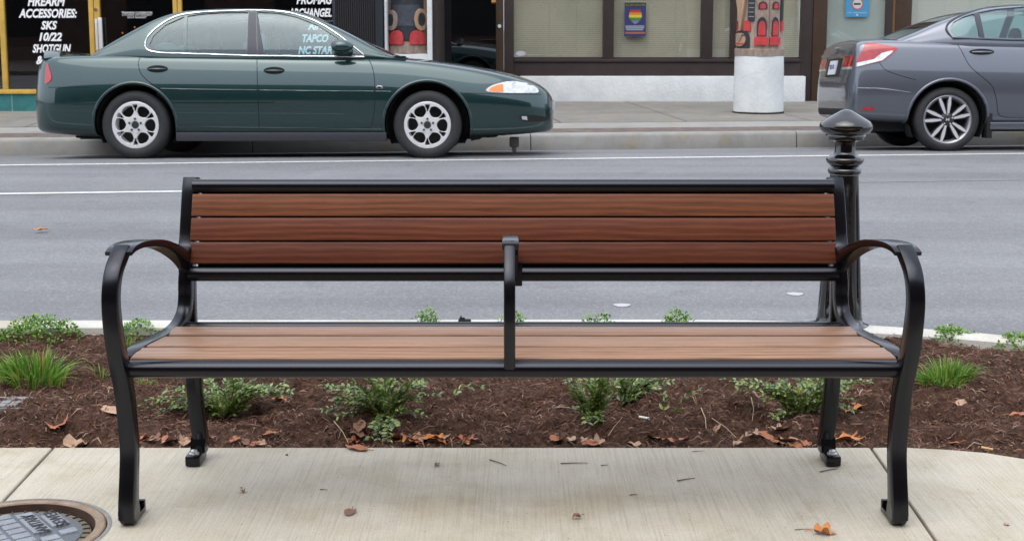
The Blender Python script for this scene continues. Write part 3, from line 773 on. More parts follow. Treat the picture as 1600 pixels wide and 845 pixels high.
# ------------------------------------------------------------------ cars
def rounded(poly, n=4): return [tuple(p) for p in catmull(poly, n, closed=True)]
class Car:
    def __init__(s, name, label, px0, py0, stations, roofline, spec):
        s.spec = spec
        # distance of the near tyres: where row py0 meets the sloping road
        y = 12.0
        for _ in range(30):
            v = V.dot(Vector(((px0-800)*(y*CO+.17)/FPX, y, 0))); z = road_z(v); g = G(px0, py0, z); y = g.y
        s.X0, s.Yn, s.Z0 = g.x, g.y, g.z
        s.S = FPX/(g.y*CO+(CAM_H-g.z)*SI); s.px0, s.py0 = px0, py0
        s.W = spec['W']
        s.root = tag(empty(name, (g.x, g.y+s.W/2-.03, g.z-.05), (-.052, 0, 0)), label, 'car', 'cars parked along the far kerb')
        s.paint = spec['paint']; s.stations = stations; s.roof = roofline
        s.body(); s.greenhouse()
    def lx(s, px, inset=0.0):   # pixel column -> local x for something `inset` metres behind the near side
        k = (s.Yn+inset)/s.Yn; return ((px-800)*k-(s.px0-800))/s.S
    def lz(s, py, inset=0.0):
        k = (s.Yn+inset)/s.Yn; return (s.py0-(YH+(py-YH)*k))/s.S+.02
    def body(s):
        st = s.stations; bm = bmesh.new(); rings = []
        xs_ = [q[0] for q in st]
        for (x, zb, zm, zs, zt, hw) in st:
            c = s.spec.get('crease', 0)
            pts = [(0, zb), (hw*.72, zb), (hw*.90, zb+.015), (hw*.965, zb+.07*(zm-zb)/.3), (hw*.985, zb+(zm-zb)*.55), (hw, zm),
                   (hw*1.0, zm+(zs-zm)*.26), (hw*.975, zm+(zs-zm)*.56), (hw*.938, zm+(zs-zm)*.84), (hw*.905, zs+(zt-zs)*.05), (hw*.84, zs+(zt-zs)*.5), (hw*.5, zs+(zt-zs)*.92), (0, zt)]
            full = [(x, -a, b) for a, b in pts]+[(x, a, b) for a, b in pts[-2:0:-1]]
            rings.append([bm.verts.new(p) for p in full])
        m_ = len(rings[0])
        for a, b in zip(rings, rings[1:]):
            for k in range(m_): bm.faces.new((a[k], a[(k+1) % m_], b[(k+1) % m_], b[k]))
        bm.faces.new(rings[0][::-1]); bm.faces.new(rings[-1])
        me = bm_mesh(bm)
        me = evalmods(me, [('SUBSURF', dict(levels=3, render_levels=3))])
        s.bvh = BVHTree.FromPolygons([v.co.copy() for v in me.vertices], [tuple(p.vertices) for p in me.polygons])
        mods = []
        for wx, wr in s.spec['arches']:
            for sg in (-1, 1):
                b2 = bmesh.new(); lathe(b2, [(wr, sg*.56), (wr, sg*1.3)] if sg > 0 else [(wr, -1.3), (wr, -.56)], 64, (wx, 0, s.spec['rw']+.0), 'Y')
                mods.append(('BOOLEAN', dict(operation='DIFFERENCE', cut=bm_mesh(b2))))
        me = evalmods(me, mods)
        s.bodyo = link_mesh('body', me, s.paint, s.root, smooth=38)
        for wx, wr in s.spec['arches']:
            for sg in (-1, 1):
                b2 = bmesh.new(); seg = 40; A = []; B = []
                for k in range(seg+1):
                    a = R(-28)+R(236)*k/seg
                    A.append(b2.verts.new((wx+(wr-.012)*math.cos(a), sg*.60, s.spec['rw']+(wr-.012)*math.sin(a)))); yy = s.side_y(wx+(wr)*math.cos(a), s.spec['rw']+wr*math.sin(a))
                    B.append(b2.verts.new((wx+(wr-.012)*math.cos(a), sg*(abs(yy)-.035 if yy else .82), s.spec['rw']+(wr-.012)*math.sin(a))))
                for k in range(seg): b2.faces.new((A[k], A[k+1], B[k+1], B[k]))
                b2.faces.new(A)
                mk('arch_liner', b2, M['dark'], s.root)
            # rolled arch lip on both sides
            for sg in (-1, 1):
                b2 = bmesh.new(); pts = []
                for k in range(49):
                    a = R(-14)+R(208)*k/48; x = wx+(wr+.012)*math.cos(a); z = s.spec['rw']+(wr+.012)*math.sin(a); yy = s.side_y(x, z)
                    if yy is not None: pts.append((x, sg*(abs(yy)-.004), z))
                if len(pts) > 5: tube(b2, pts, .015, 8); mk('arch_lip', b2, s.paint, s.root, smooth=60)
    def side_y(s, x, z, bvh=None):
        h = (bvh or s.bvh).ray_cast(Vector((x, -3, z)), Vector((0, 1, 0)))
        return h[0].y if h[0] is not None else None
    def side_pts(s, pts, off=.0, bvh=None, sg=-1):
        out = []
        for x, z in pts:
            y = s.side_y(x, z, bvh)
            if y is not None: out.append((x, sg*(abs(y)+off), z))
        return out
    def dense(s, pts, step=.03):
        out = []
        for a, b in zip(pts, pts[1:]):
            n = max(1, int(math.dist(a, b)/step))
            for k in range(n): out.append((a[0]+(b[0]-a[0])*k/n, a[1]+(b[1]-a[1])*k/n))
        out.append(pts[-1]); return out
    def line(s, name, pts, r, m, off=0.0, bvh=None, both=True, smoothc=True, parent=None, flat=1.0):
        if smoothc: pts = [tuple(p) for p in catmull(pts, 8)]
        else: pts = s.dense(pts)
        o = None
        for sg in ((-1, 1) if both else (-1,)):
            b2 = bmesh.new(); q = s.side_pts(pts, off, bvh, sg)
            if len(q) > 1: tube(b2, q, r, 6); o = mk(name, b2, m, parent or s.root, smooth=60)
            else: b2.free()
        return o
    def patch(s, name, poly, m, off=.004, sg=-1, parent=None, bvh=None, th=.012, res=.02):
        """a panel following the body's side surface inside polygon (x,z)"""
        xs_ = [p[0] for p in poly]; zs_ = [p[1] for p in poly]
        me = bm_mesh(prism(poly, -2.0 if sg < 0 else .15, -.15 if sg < 0 else 2.0, 'Y'))
        nx_ = max(3, int((max(xs_)-min(xs_))/res)); nz_ = max(3, int((max(zs_)-min(zs_))/res))
        b2 = bmesh.new(); g = []
        x0, x1, z0, z1 = min(xs_)-.01, max(xs_)+.01, min(zs_)-.01, max(zs_)+.01
        lasty = None
        for j in range(nz_+1):
            row = []
            for i in range(nx_+1):
                x = x0+(x1-x0)*i/nx_; z = z0+(z1-z0)*j/nz_; y = s.side_y(x, z, bvh)
                row.append((x, y, z))
            g.append(row)
        ok = [q[1] for r_ in g for q in r_ if q[1] is not None]
        if not ok: return None
        # fill rays that missed with the nearest hit
        for r_ in g:
            for i, q in enumerate(r_):
                if q[1] is None:
                    c_ = [(abs(p[0]-q[0])+abs(p[2]-q[2]), p[1]) for rr in g for p in rr if p[1] is not None]; y_ = min(c_)[1]; r_[i] = (q[0], math.copysign(max(.3, abs(y_)-.02), y_), q[2])
        def layer(o_): return [[b2.verts.new((x, sg*(abs(y)+o_), z)) for x, y, z in r_] for r_ in g]
        A = layer(off); B = layer(off-th)
        for L_, fl in ((A, 0), (B, 1)):
            for j in range(nz_):
                for i in range(nx_):
                    q = (L_[j][i], L_[j][i+1], L_[j+1][i+1], L_[j+1][i]); b2.faces.new(q[::-1] if fl else q)
        def wall(l1, l2):
            for a, b in zip(range(len(l1)-1), range(1, len(l1))): b2.faces.new((l1[a], l2[a], l2[b], l1[b]))
        wall(A[0], B[0]); wall(B[-1], A[-1]); wall([r_[0] for r_ in B], [r_[0] for r_ in A]); wall([r_[-1] for r_ in A], [r_[-1] for r_ in B])
        src = bm_mesh(b2)
        out = evalmods(src, [('BOOLEAN', dict(operation='INTERSECT', cut=me))])
        if len(out.polygons) == 0: return None
        return link_mesh(name, out, m, parent or s.root, smooth=40)
    def greenhouse(s):
        sp = s.spec; hb, zb_, lean = sp['hb'], sp['belt'], sp['lean']
        pts = catmull(s.roof, 4); sec_all = []
        def loft(inset, tmp):
            bm = bmesh.new(); rings = []
            for x, zr in pts:
                zr = zr-inset*1.0; h0 = hb*(1-.10*max(0, (sp['gx0']-x)/.6) if x < sp['gx0'] else 1)
                if x > sp['gx1']: h0 = hb*(1-.12*(x-sp['gx1'])/.9)
                ze = max(zb_+.004, zr-.040); he = h0-(ze-zb_)*lean-inset
                h0i = h0-inset
                zm_ = (zb_+ze)/2; hm = (h0i+he)/2+.018*min(1, (ze-zb_)/.3)
                sec = [(h0i, zb_-.11), (h0i, zb_), ((h0i+hm)/2+.008, (zb_+zm_)/2), (hm, zm_), ((he+hm)/2+.008, (zm_+ze)/2), (he, ze), (he-.030, ze+(zr-ze)*.42), (he-.10, ze+(zr-ze)*.68), (he*.62, ze+(zr-ze)*.90), (0, zr)]
                full = [(x, -a, b) for a, b in sec]+[(x, a, b) for a, b in sec[-2::-1]]
                rings.append([bm.verts.new(p) for p in full])
            for a, b in zip(rings, rings[1:]):
                for k in range(len(a)-1): bm.faces.new((a[k], a[k+1], b[k+1], b[k]))
            return bm
        def inside(poly, a_, b_):
            c_ = False; n_ = len(poly)
            for i in range(n_):
                (xa, ya), (xb, yb_) = poly[i], poly[(i+1) % n_]
                if (ya > b_) != (yb_ > b_) and a_ < (xb-xa)*(b_-ya)/(yb_-ya)+xa: c_ = not c_
            return c_
        def nearest(poly, a_, b_):
            best = None
            for i in range(len(poly)):
                (xa, ya), (xb, yb_) = poly[i], poly[(i+1) % len(poly)]; dx, dy = xb-xa, yb_-ya
                t = max(0, min(1, ((a_-xa)*dx+(b_-ya)*dy)/(dx*dx+dy*dy+1e-12))); qx, qy = xa+dx*t, ya+dy*t; d = (qx-a_)**2+(qy-b_)**2
                if best is None or d < best[0]: best = (d, qx, qy)
            return best
        def grow(poly, e):
            cx_ = sum(p[0] for p in poly)/len(poly); cz_ = sum(p[1] for p in poly)/len(poly); out = []
            for a_, b_ in poly:
                d = math.hypot(a_-cx_, b_-cz_); out.append((a_+(a_-cx_)/d*e, b_+(b_-cz_)/d*e))
            return out
        skin = bm_mesh(loft(0, 0)); skin = evalmods(skin, [('SUBSURF', dict(levels=2, render_levels=2))])
        s.gbvh = BVHTree.FromPolygons([v.co.copy() for v in skin.vertices], [tuple(p.vertices) for p in skin.polygons])
        side = sp['side_windows']
        ends = [[(xa, -ya), (xb, -yb_), (xb, yb_), (xa, ya)] for (xa, ya, xb, yb_) in sp['ends']]
        def key(co, nrm):
            for i, poly in enumerate(side):
                if abs(nrm.z) < .80 and inside(poly, co.x, co.z): return ('s', i)
            for i, poly in enumerate(ends):
                if nrm.z > .15 and co.z > zb_+.015 and inside(poly, co.x, co.y): return ('e', i)
            return None
        b2 = bmesh.new(); b2.from_mesh(skin); b2.normal_update()
        if sum(f.normal.z for f in b2.faces) < 0: bmesh.ops.reverse_faces(b2, faces=b2.faces); b2.normal_update()
        keys = {f: key(f.calc_center_median(), f.normal) for f in b2.faces}
        rim = {}
        for v in b2.verts:
            ks_ = {keys[f] for f in v.link_faces}; hit = [k for k in ks_ if k]
            if hit and None in ks_: rim[v] = hit[0]
        for v, k in rim.items():
            if k[0] == 's': d, qx, qz = nearest(side[k[1]], v.co.x, v.co.z); dx, dz = qx-v.co.x, qz-v.co.z
            else: d, qx, qy = nearest(ends[k[1]], v.co.x, v.co.y)
            if d > .03**2: continue
            if k[0] == 's':
                h = s.gbvh.ray_cast(Vector((qx, math.copysign(3, v.co.y), qz)), Vector((0, -math.copysign(1, v.co.y), 0)))
                if h[0] is not None and abs(h[0].y-v.co.y) < .06: v.co = h[0]
            else:
                h = s.gbvh.ray_cast(Vector((qx, qy, 4)), Vector((0, 0, -1)))
                if h[0] is not None and abs(h[0].z-v.co.z) < .06: v.co = h[0]
        bmesh.ops.delete(b2, geom=[f for f, k in keys.items() if k], context='FACES')
        me = bpy.data.meshes.new('roof'); b2.to_mesh(me); b2.free()
        me = evalmods(me, [('SOLIDIFY', dict(thickness=.020, offset=-1.0))])
        link_mesh('roof', me, s.paint, s.root, smooth=38)
        gsk = evalmods(bm_mesh(loft(.009, 0)), [('SUBSURF', dict(levels=2, render_levels=2))])
        def pane(name, test, m):
            b3 = bmesh.new(); b3.from_mesh(gsk); b3.normal_update()
            bmesh.ops.delete(b3, geom=[f for f in b3.faces if not test(f.calc_center_median(), f.normal)], context='FACES')
            if not b3.faces: b3.free(); return
            m3 = bpy.data.meshes.new(name); b3.to_mesh(m3); b3.free()
            link_mesh(name, evalmods(m3, [('SOLIDIFY', dict(thickness=.003, offset=0))]), m, s.root, smooth=60)
        for poly in side:
            big = grow(poly, .018)
            for sg in (-1, 1): pane('window', lambda co, n_: co.y*sg > .1 and abs(n_.z) < .85 and inside(big, co.x, co.z), M['carglass'])
        for poly, nm in zip(ends, ('rear_window', 'windscreen')):
            big = grow(poly, .02); pane(nm, lambda co, n_: abs(n_.z) > .12 and co.z > zb_-.01 and inside(big, co.x, co.y), M['carglassdark'])
    def wheel(s, x, sg, kind):
        r = s.spec['rw']; rr = s.spec['rim']; W = .205
        wl = empty('wheel'); wl.parent = s.root; yc = sg*(s.W/2-.03-W/2-.01); wl.location = (x, yc, r)
        if sg > 0: wl.rotation_euler = (0, 0, math.pi)
        # wheel local: outside faces -Y
        prof = [(rr-.012, W/2-.01), (rr+.01, W/2), (r*.80, W/2+.006), (r*.93, W/2-.004), (r*.985, W/2-.024), (r, W/2-.05), (r, 0), (r, -W/2+.05), (r*.985, -W/2+.024), (r*.93, -W/2+.004), (r*.86, -W/2-.005), (r*.80, -W/2-.006), (rr+.012, -W/2), (rr-.002, -W/2+.012)]
        bm = bmesh.new(); lathe(bm, prof, 64, axis='Y')
        bmesh.ops.delete(bm, geom=[f for f in bm.faces if len(f.verts) > 4], context='FACES_ONLY')
        mk('tyre', bm, M['rubber'], wl, smooth=50)
        bm = bmesh.new(); lathe(bm, [(rr-.03, .06), (rr-.03, -W/2+.035), (rr-.014, -W/2+.012), (rr, -W/2+.004), (rr+.004, -W/2+.006), (rr+.002, -W/2+.02)], 64, axis='Y')
        bmesh.ops.delete(bm, geom=[f for f in bm.faces if len(f.verts) > 4], context='FACES_ONLY')
        rim = mk('rim', bm, M['alloy'] if kind == 'swirl' else mat('grey_rim_edge', (.30, .31, .33), .3, metal=.6), wl, smooth=50)
        bm = bmesh.new(); lathe(bm, [(0, .02), (rr-.03, .02), (rr-.03, .05), (0, .05)], 40, axis='Y'); mk('brake', bm, M['dark'], wl)
        yf = -W/2+.018
        if kind == 'swirl':
            Ro = rr-.006; outer = [(Ro*math.cos(2*math.pi*k/72), Ro*math.sin(2*math.pi*k/72)) for k in range(72)]
            holes = []
            for k in range(6):
                a = R(-2+60*k)
                # big rounded opening, slightly swept
                loop = [(.46, -.15), (.60, -.28), (.82, -.27), (.915, -.07), (.89, .14), (.75, .29), (.54, .25), (.40, .05)]
                lp = [tuple(p) for p in catmull(loop, 4, closed=True)]
                holes.append([(Ro*(u*math.cos(a)-v*math.sin(a)), Ro*(u*math.sin(a)+v*math.cos(a))) for u, v in lp])
                a2 = a+R(32)
                tri = [(.56, .0), (.885, -.13), (.93, .0), (.885, .12)]
                lp = [tuple(p) for p in catmull(tri, 3, closed=True)]
                holes.append([(Ro*(u*math.cos(a2)-v*math.sin(a2)), Ro*(u*math.sin(a2)+v*math.cos(a2))) for u, v in lp])
            me = curve_plate(outer, holes, .012, .003)
            me.transform(Matrix.Rotation(R(90), 4, 'X')); me.transform(Matrix.Translation((0, yf, 0)))
            link_mesh('spokes', me, M['alloy'], wl, smooth=40)
            bm = bmesh.new(); lathe(bm, [(0, yf-.024), (.030, yf-.024), (.034, yf-.018), (.036, yf)], 32, axis='Y'); mk('centre_cap', bm, M['rimdark'], wl, smooth=40)
            bm = bmesh.new(); lathe(bm, [(.040, yf-.0185), (.077, yf-.0185), (.079, yf-.01), (.079, yf)], 40, axis='Y'); 
            bmesh.ops.delete(bm, geom=[f for f in bm.faces if len(f.verts) > 4], context='FACES_ONLY'); mk('hub_ring', bm, M['alloy'], wl, smooth=40)
            lug, lr, lm = .057, .0105, M['rimdark']
        else:
            bm = bmesh.new(); lathe(bm, [(0, yf+.03), (rr-.012, yf+.03), (rr-.012, yf+.04), (0, yf+.04)], 64, axis='Y'); 
            # dark backing only near the hub: spokes carry the rest
            bm.free(); bm = bmesh.new()
            lathe(bm, [(0, yf-.006), (.052, yf-.006), (.070, yf+.006), (.072, yf+.03)], 40, axis='Y'); mk('hub', bm, M['rimdark'], wl, smooth=40)
            for k in range(5):
                for d_ in (-13.5, 13.5):
                    bmD = bmesh.new(); bmS = bmesh.new()
                    a = R(90+72*k+8+d_); a_in = R(90+72*k+8+d_*.95)
                    def q(rad, t): 
                        aa = a; return (rad*math.cos(aa)-t*math.sin(aa), rad*math.sin(aa)+t*math.cos(aa))
                    for bm_, wi, wm_, wo, y_ in ((bmS, .009, .0160, .0115, yf-.012), (bmD, .016, .026, .022, yf-.004)):
                        pr = [q(.062, -wi), q(rr*.64, -wm_), q(rr-.010, -wo), q(rr-.010, wo), q(rr*.64, wm_), q(.062, wi)]
                        A = [bm_.verts.new((x_, y_, z_)) for x_, z_ in pr]; B = [bm_.verts.new((x_, y_+.03, z_)) for x_, z_ in pr]
                        bm_.faces.new(A); bm_.faces.new(B[::-1])
                        for j in range(6): bm_.faces.new((A[j], B[j], B[(j+1) % 6], A[(j+1) % 6]))
                    mk('spoke', bmS, M['alloy2'], wl); mk('spoke_back', bmD, M['rimdark'], wl)
            bm = bmesh.new(); lathe(bm, [(0, yf-.014), (.030, yf-.014), (.033, yf-.008), (.033, yf)], 32, axis='Y'); cap = mk('centre_cap', bm, M['rimdark'], wl, smooth=40)
            # plain letter-like emblem bars
            bm = bmesh.new()
            for x_, w_ in ((-.012, .0045), (.012, .0045)): box(bm, x_-w_, x_+w_, yf-.017, yf-.013, -.014, .014)
            box(bm, -.010, .010, yf-.0168, yf-.013, -.004, .003); mk('emblem', bm, M['alloy2'], wl)
            lug, lr, lm = .050, .0075, M['alloy2']
        for k in range(5):
            bm = bmesh.new()
            a = R(90+72*k); lathe(bm, [(0, yf-.027 if kind == 'swirl' else yf-.015), (lr, yf-.026 if kind == 'swirl' else yf-.014), (lr, yf)], 12, (lug*math.cos(a), 0, lug*math.sin(a)), 'Y')
            mk('lug_nut', bm, lm, wl, smooth=40)
        return wl

# ---- dark green saloon
def oldspoly(c, pts, ins=.08): return [(c_lx(px, py, ins), c_lz(px, py, ins)) for px, py in pts]
olds_st = [(-1.06, .33, .42, .54, .58, .42), (-1.045, .28, .45, .66, .71, .58), (-1.01, .25, .47, .84, .90, .69), (-.95, .235, .49, .915, .98, .77), (-.87, .225, .49, .94, 1.0, .835), (-.76, .22, .50, .95, 1.005, .885), (-.45, .20, .53, .965, 1.01, .925),
           (0, .20, .55, .97, 1.0, .93), (.5, .19, .55, .965, .975, .935), (1.2, .19, .55, .955, .965, .935), (2.0, .19, .55, .945, .96, .935), (2.4, .19, .55, .93, .98, .93), (2.7, .20, .54, .90, .965, .925), (3.0, .20, .53, .86, .93, .915),
           (3.3, .205, .52, .81, .885, .905), (3.56, .215, .50, .755, .825, .875), (3.74, .23, .48, .705, .765, .825), (3.87, .24, .46, .655, .705, .74), (3.95, .25, .45, .59, .63, .64), (3.99, .28, .42, .51, .545, .50)]
olds_roof = [(-.50, .985), (-.25, 1.135), (0, 1.275), (.24, 1.385), (.50, 1.435), (.95, 1.452), (1.40, 1.435), (1.62, 1.385), (1.97, 1.235), (2.32, 1.055), (2.56, .955)]
# conversion used while the car object does not exist yet (near tyre column 212, row 248.5)
def conv(px0, py0, S, Yn, px, py, ins):
    k = (Yn+ins)/Yn; return (((px-800)*k-(px0-800))/S, (py0-(YH+(py-YH)*k))/S+.02)
So, Yo = 165.4, 12.66
def wo(pts, ins0=.02, lean=.42, belt=.95):
    out = []
    for px, py in pts:
        z = (248.5-py)/So; out.append(conv(212, 248.5, So, Yo, px, py, ins0+max(0, z-belt)*lean))
    return out
w_quarter = wo([(239, 80), (236, 74), (243, 59), (262, 41.5), (288, 29.5), (291.5, 28.5), (290.5, 84.5), (262, 83)])
w_rear = wo([(296.5, 27), (320, 23.5), (350, 21.5), (391, 20.5), (388.5, 87.5), (340, 86), (294.5, 84.5)])
w_front = wo([(405, 20.5), (440, 22.5), (468, 29), (500, 42), (531, 62.5), (563, 88), (500, 89.5), (415, 88.5)])
chrome_o = wo([(229, 74), (232, 62), (246, 47), (268, 32), (292, 24), (335, 20), (400, 18), (442, 20), (472, 26.5), (503, 39), (534, 59), (570, 89)], .0)
chrome_b = wo([(229, 74), (233, 81), (250, 85), (292, 86.8), (402, 90.2), (480, 91), (571, 92)], .0)
olds = Car('parked_car', 'dark green four-door car with silver alloy wheels parked at the far kerb', 212, 248.5, olds_st, olds_roof,
    dict(W=1.87, paint=M['green'], arches=[(0.0, .385), (2.77, .405)], rw=.325, rim=.218, hb=.848, belt=.955, lean=.42, gx0=.1, gx1=1.9,
         side_windows=[w_quarter, w_rear, w_front], ends=[(-.44, .64, .16, .54), (1.60, .60, 2.44, .78)]))
c = olds
def near(c, pts, ins=0.0): return [(c.lx(a, ins), c.lz(b, ins)) for a, b in pts]
for x in (0.0, 2.77):
    for sg in (-1, 1): c.wheel(x, sg, 'swirl')
c.line('chrome_trim', chrome_o, .0075, M['chrome'], .004, c.gbvh)
def line3(c, name, pts, r, m, off, parent=None):
    for sg in (-1, 1):
        q = []
        for x, z in [tuple(p) for p in catmull(pts, 8)]:
            ys = [abs(y) for y in (c.side_y(x, z), c.side_y(x, z, c.gbvh)) if y is not None]
            if ys: q.append((x, max(ys)+off, z))
        if len(q) < 2: continue
        yy = [a[1] for a in q]; sm = [sum(yy[max(0, i-5):i+6])/len(yy[max(0, i-5):i+6]) for i in range(len(yy))]
        b2 = bmesh.new(); tube(b2, [(a[0], sg*y_, a[2]) for a, y_ in zip(q, sm)], r, 6); mk(name, b2, m, parent or c.root, smooth=60)
line3(c, 'chrome_trim', chrome_b, .0075, M['chrome'], .004)
# black B pillar covering
for poly in (wo([(392, 21), (404, 21), (404, 88.3), (389, 87.6)]), wo([(404.6, 21), (405.5, 21), (415, 88.8), (405.5, 88.5)])):
    for sg in (-1, 1): c.patch('pillar_trim', poly, M['pillarblack'], .003, sg, bvh=c.gbvh, th=.006)
# panel gaps
c.line('door_gap', near(c, [(222, 90), (218, 101), (222, 117), (233, 129), (250, 142), (266, 165), (275, 186), (277, 199)]), .0035, M['seam'], -.0005)
c.line('door_gap', near(c, [(402, 92), (404, 120), (405.5, 150), (406, 175), (405.5, 203)]), .0035, M['seam'], -.0005)
c.line('door_gap', near(c, [(573, 93), (581, 105), (586, 125), (587, 150), (586, 175), (581, 200)]), .0035, M['seam'], -.0005)
c.line('sill_gap', near(c, [(277, 200), (400, 204), (581, 203)]), .003, M['seam'], -.0005)
c.line('bumper_gap', near(c, [(75, 140), (110, 140), (146, 140)]), .003, M['seam'], -.0005)
c.line('bumper_gap', near(c, [(726, 149), (790, 150.5), (846, 151)]), .003, M['seam'], -.0005)
c.line('side_moulding', near(c, [(255, 142.2), (330, 143.6), (404, 144.6)]), .006, M['green'], .001)
c.line('side_moulding', near(c, [(407, 144.6), (500, 145.6), (585, 146.2)]), .006, M['green'], .001)
c.line('side_moulding', near(c, [(588, 146.2), (600, 146.4), (612, 146.6)]), .006, M['green'], .001)
for pts in ([(98, 139.5), (148, 139.8)], ):
    pass
# rocker trim
rk = near(c, [(275, 207), (604, 205), (606, 216), (275, 217.5)])
for sg in (-1, 1):
    bm = bmesh.new(); x0, x1 = rk[0][0], rk[1][0]
    box(bm, x0, x1, -.80 if sg < 0 else .80, -.895 if sg < 0 else .895, .17, .255, .012) if sg > 0 else box(bm, x0, x1, -.895, -.80, .17, .255, .012)
    mk('rocker_panel', bm, M['trim'], c.root, smooth=40)
bx('underbody', -.62, 3.2, -.60, .60, .18, .30, M['dark'], c.root)
# handles
def handle(c, px, py, w_, h_, m, parent=None):
    for sg in (-1, 1):
        pts = [(c.lx(px)+w_*math.cos(a), c.lz(py)+h_*math.sin(a)) for a in [2*math.pi*k/24 for k in range(24)]]
        rec = c.patch('handle_recess', pts, M['seam'], .0025, sg, th=.01)
        b2 = bmesh.new(); y = c.side_y(c.lx(px), c.lz(py))
        for k in range(13):
            pass
        tube(b2, [(c.lx(px)+w_*(-.80+1.6*k/12), sg*(abs(y)+.008+.022*math.sin(math.pi*k/12)**.6), c.lz(py)-.003) for k in range(13)], [.011*(.6+.4*math.sin(math.pi*k/12)) for k in range(13)], 8)
        mk('door_handle', b2, m, rec or c.root, smooth=60)
handle(c, 248.5, 111.5, .10, .034, M['green']); handle(c, 430, 114, .10, .034, M['green'])
ep = [(c.lx(594)+.034*math.cos(2*math.pi*k/20), c.lz(140)+.016*math.sin(2*math.pi*k/20)) for k in range(20)]
c.patch('side_badge', ep, M['chrome'], .004, th=.008)
ep = [(c.lx(594)+.020*math.cos(2*math.pi*k/20), c.lz(140)+.008*math.sin(2*math.pi*k/20)) for k in range(20)]
c.patch('side_badge', ep, M['seam'], .006, th=.004)
# lamps
hl = near(c, [(761, 146), (764, 139.5), (777, 134), (800, 130), (822, 132.5), (838, 139.5), (841, 147.5), (820, 148.5), (790, 148.3)], .03)
for sg in (-1, 1):
    h_ = c.patch('headlight', rounded(hl, 3), M['clearlens'], .006, sg, th=.03)
    am = near(c, [(764, 145.5), (766, 140.5), (777, 136), (786, 134.3), (787, 147), (776, 147)], .02)
    c.patch('indicator_lamp', am, M['amber'], .009, sg, parent=h_, th=.012)
tl_ = near(c, [(75, 103), (79, 105), (84.5, 118), (86, 126), (82, 131), (74, 132)], .10)
for sg in (-1, 1): c.patch('taillight', rounded(tl_, 3), M['redlens'], .006, sg, th=.04)
fl = near(c, [(812, 183), (824, 181.5), (846, 183.5), (858, 187), (850, 192), (825, 192), (815, 190)], .12)
for sg in (-1, 1):
    fo = c.patch('bumper_opening', rounded(fl, 3), M['dark'], .004, sg, th=.02)
    f2 = near(c, [(815, 184), (823, 184), (824, 190), (816, 189)], .1); c.patch('fog_lamp', f2, M['clearlens'], .007, sg, parent=fo, th=.01)
# front plate, air dam rags, jack-like strut under the nose
o = bx('licence_plate', 0, .012, -.26, .05, -.055, .055, M['plate'], c.root); o.location = (3.985, 0, .50); o.rotation_euler = (0, .05, 0)
bm = bmesh.new(); box(bm, c.lx(796, .3), c.lx(811, .3), -.55, -.47, .10, .20, .015)
box(bm, c.lx(800, .3), c.lx(807, .3), -.54, -.48, .05, .11, .01); box(bm, c.lx(803.6, .3), c.lx(805.6, .3), -.515, -.505, .004, .06)
mk('hanging_splash_guard', bm, mat('dusty_plastic', (.12, .11, .10), .8), c.root, smooth=40)
bm = bmesh.new()
r2 = random.Random(4); xx = [c.lx(735)+k*(c.lx(798)-c.lx(735))/14 for k in range(15)]
A = [bm.verts.new((x, -.74+.04*r2.random(), .26)) for x in xx]; B = [bm.verts.new((x, -.70, .185+.004*k-.02*r2.random())) for k, x in enumerate(xx)]
for k in range(14): bm.faces.new((A[k], A[k+1], B[k+1], B[k]))
ex = bmesh.ops.extrude_face_region(bm, geom=bm.faces[:]); bmesh.ops.translate(bm, vec=(0, .01, 0), verts=[v for v in ex['geom'] if isinstance(v, bmesh.types.BMVert)])
mk('torn_undertray', bm, M['dark'], c.root)
# exhaust
bm = bmesh.new(); tube(bm, [(c.lx(118, .3), -.52, .26), (c.lx(100, .3), -.53, .245), (c.lx(76, .3), -.54, .262)], .026, 14, cap=False); mk('exhaust_pipe', bm, M['exhaust'], c.root, smooth=50)
bm = bmesh.new(); box(bm, c.lx(118, .3), c.lx(160, .3), -.60, -.2, .19, .27, .02); mk('silencer', bm, M['dark'], c.root, smooth=40)
# rear spoiler
bm = bmesh.new(); sec = []
for k in range(15):
    y = -.74+1.48*k/14; e = abs(y)/.74; zz = .995+.035*(1-e**4); xx_ = -.95+.12*e**2
    if e > .93: zz -= .05
    sec.append([bm.verts.new((xx_+a, y, zz+b)) for a, b in ((-.08, -.012), (-.07, .010), (0, .018), (.08, .0), (.07, -.014), (0, -.02))])
for a, b in zip(sec, sec[1:]):
    for j in range(6): bm.faces.new((a[j], a[(j+1) % 6], b[(j+1) % 6], b[j]))
bm.faces.new(sec[0]); bm.faces.new(sec[-1][::-1])
for y in (-.6, .6): box(bm, -.94, -.86, y-.03, y+.03, .93, .99, .01)
mk('spoiler', bm, M['green'], c.root, smooth=45)
# mirrors
def mirror(c, px, py, L_, H_, m):
    for sg in (-1, 1):
        x, z = c.lx(px, -.12), c.lz(py, -.12); yb_ = c.spec['hb']+.0
        bm = bmesh.new(); bmesh.ops.create_uvsphere(bm, u_segments=20, v_segments=14, radius=1)
        for v in bm.verts:
            v.co = Vector((v.co.x*L_/2*(1 if v.co.x > 0 else .75), v.co.y*.075, v.co.z*H_/2*(1 if v.co.z > 0 else .8)))
            if v.co.x < -L_*.33: v.co.x = -L_*.33
        o = mk('wing_mirror', bm, m, c.root, smooth=50); o.location = (x, sg*(yb_+.10), z)
        bm = bmesh.new(); tube(bm, [(0, 0, -.02), (.04, -sg*.06, -.035), (.08, -sg*.14, -.045)], [.03, .026, .03], 10); mk('mirror_arm', bm, m, o, smooth=60)
mirror(c, 532, 78, .25, .135, M['green'])
# wipers / cowl
bx('cowl', 2.40, 2.55, -.62, .62, .955, .972, M['dark'], c.root, .006)
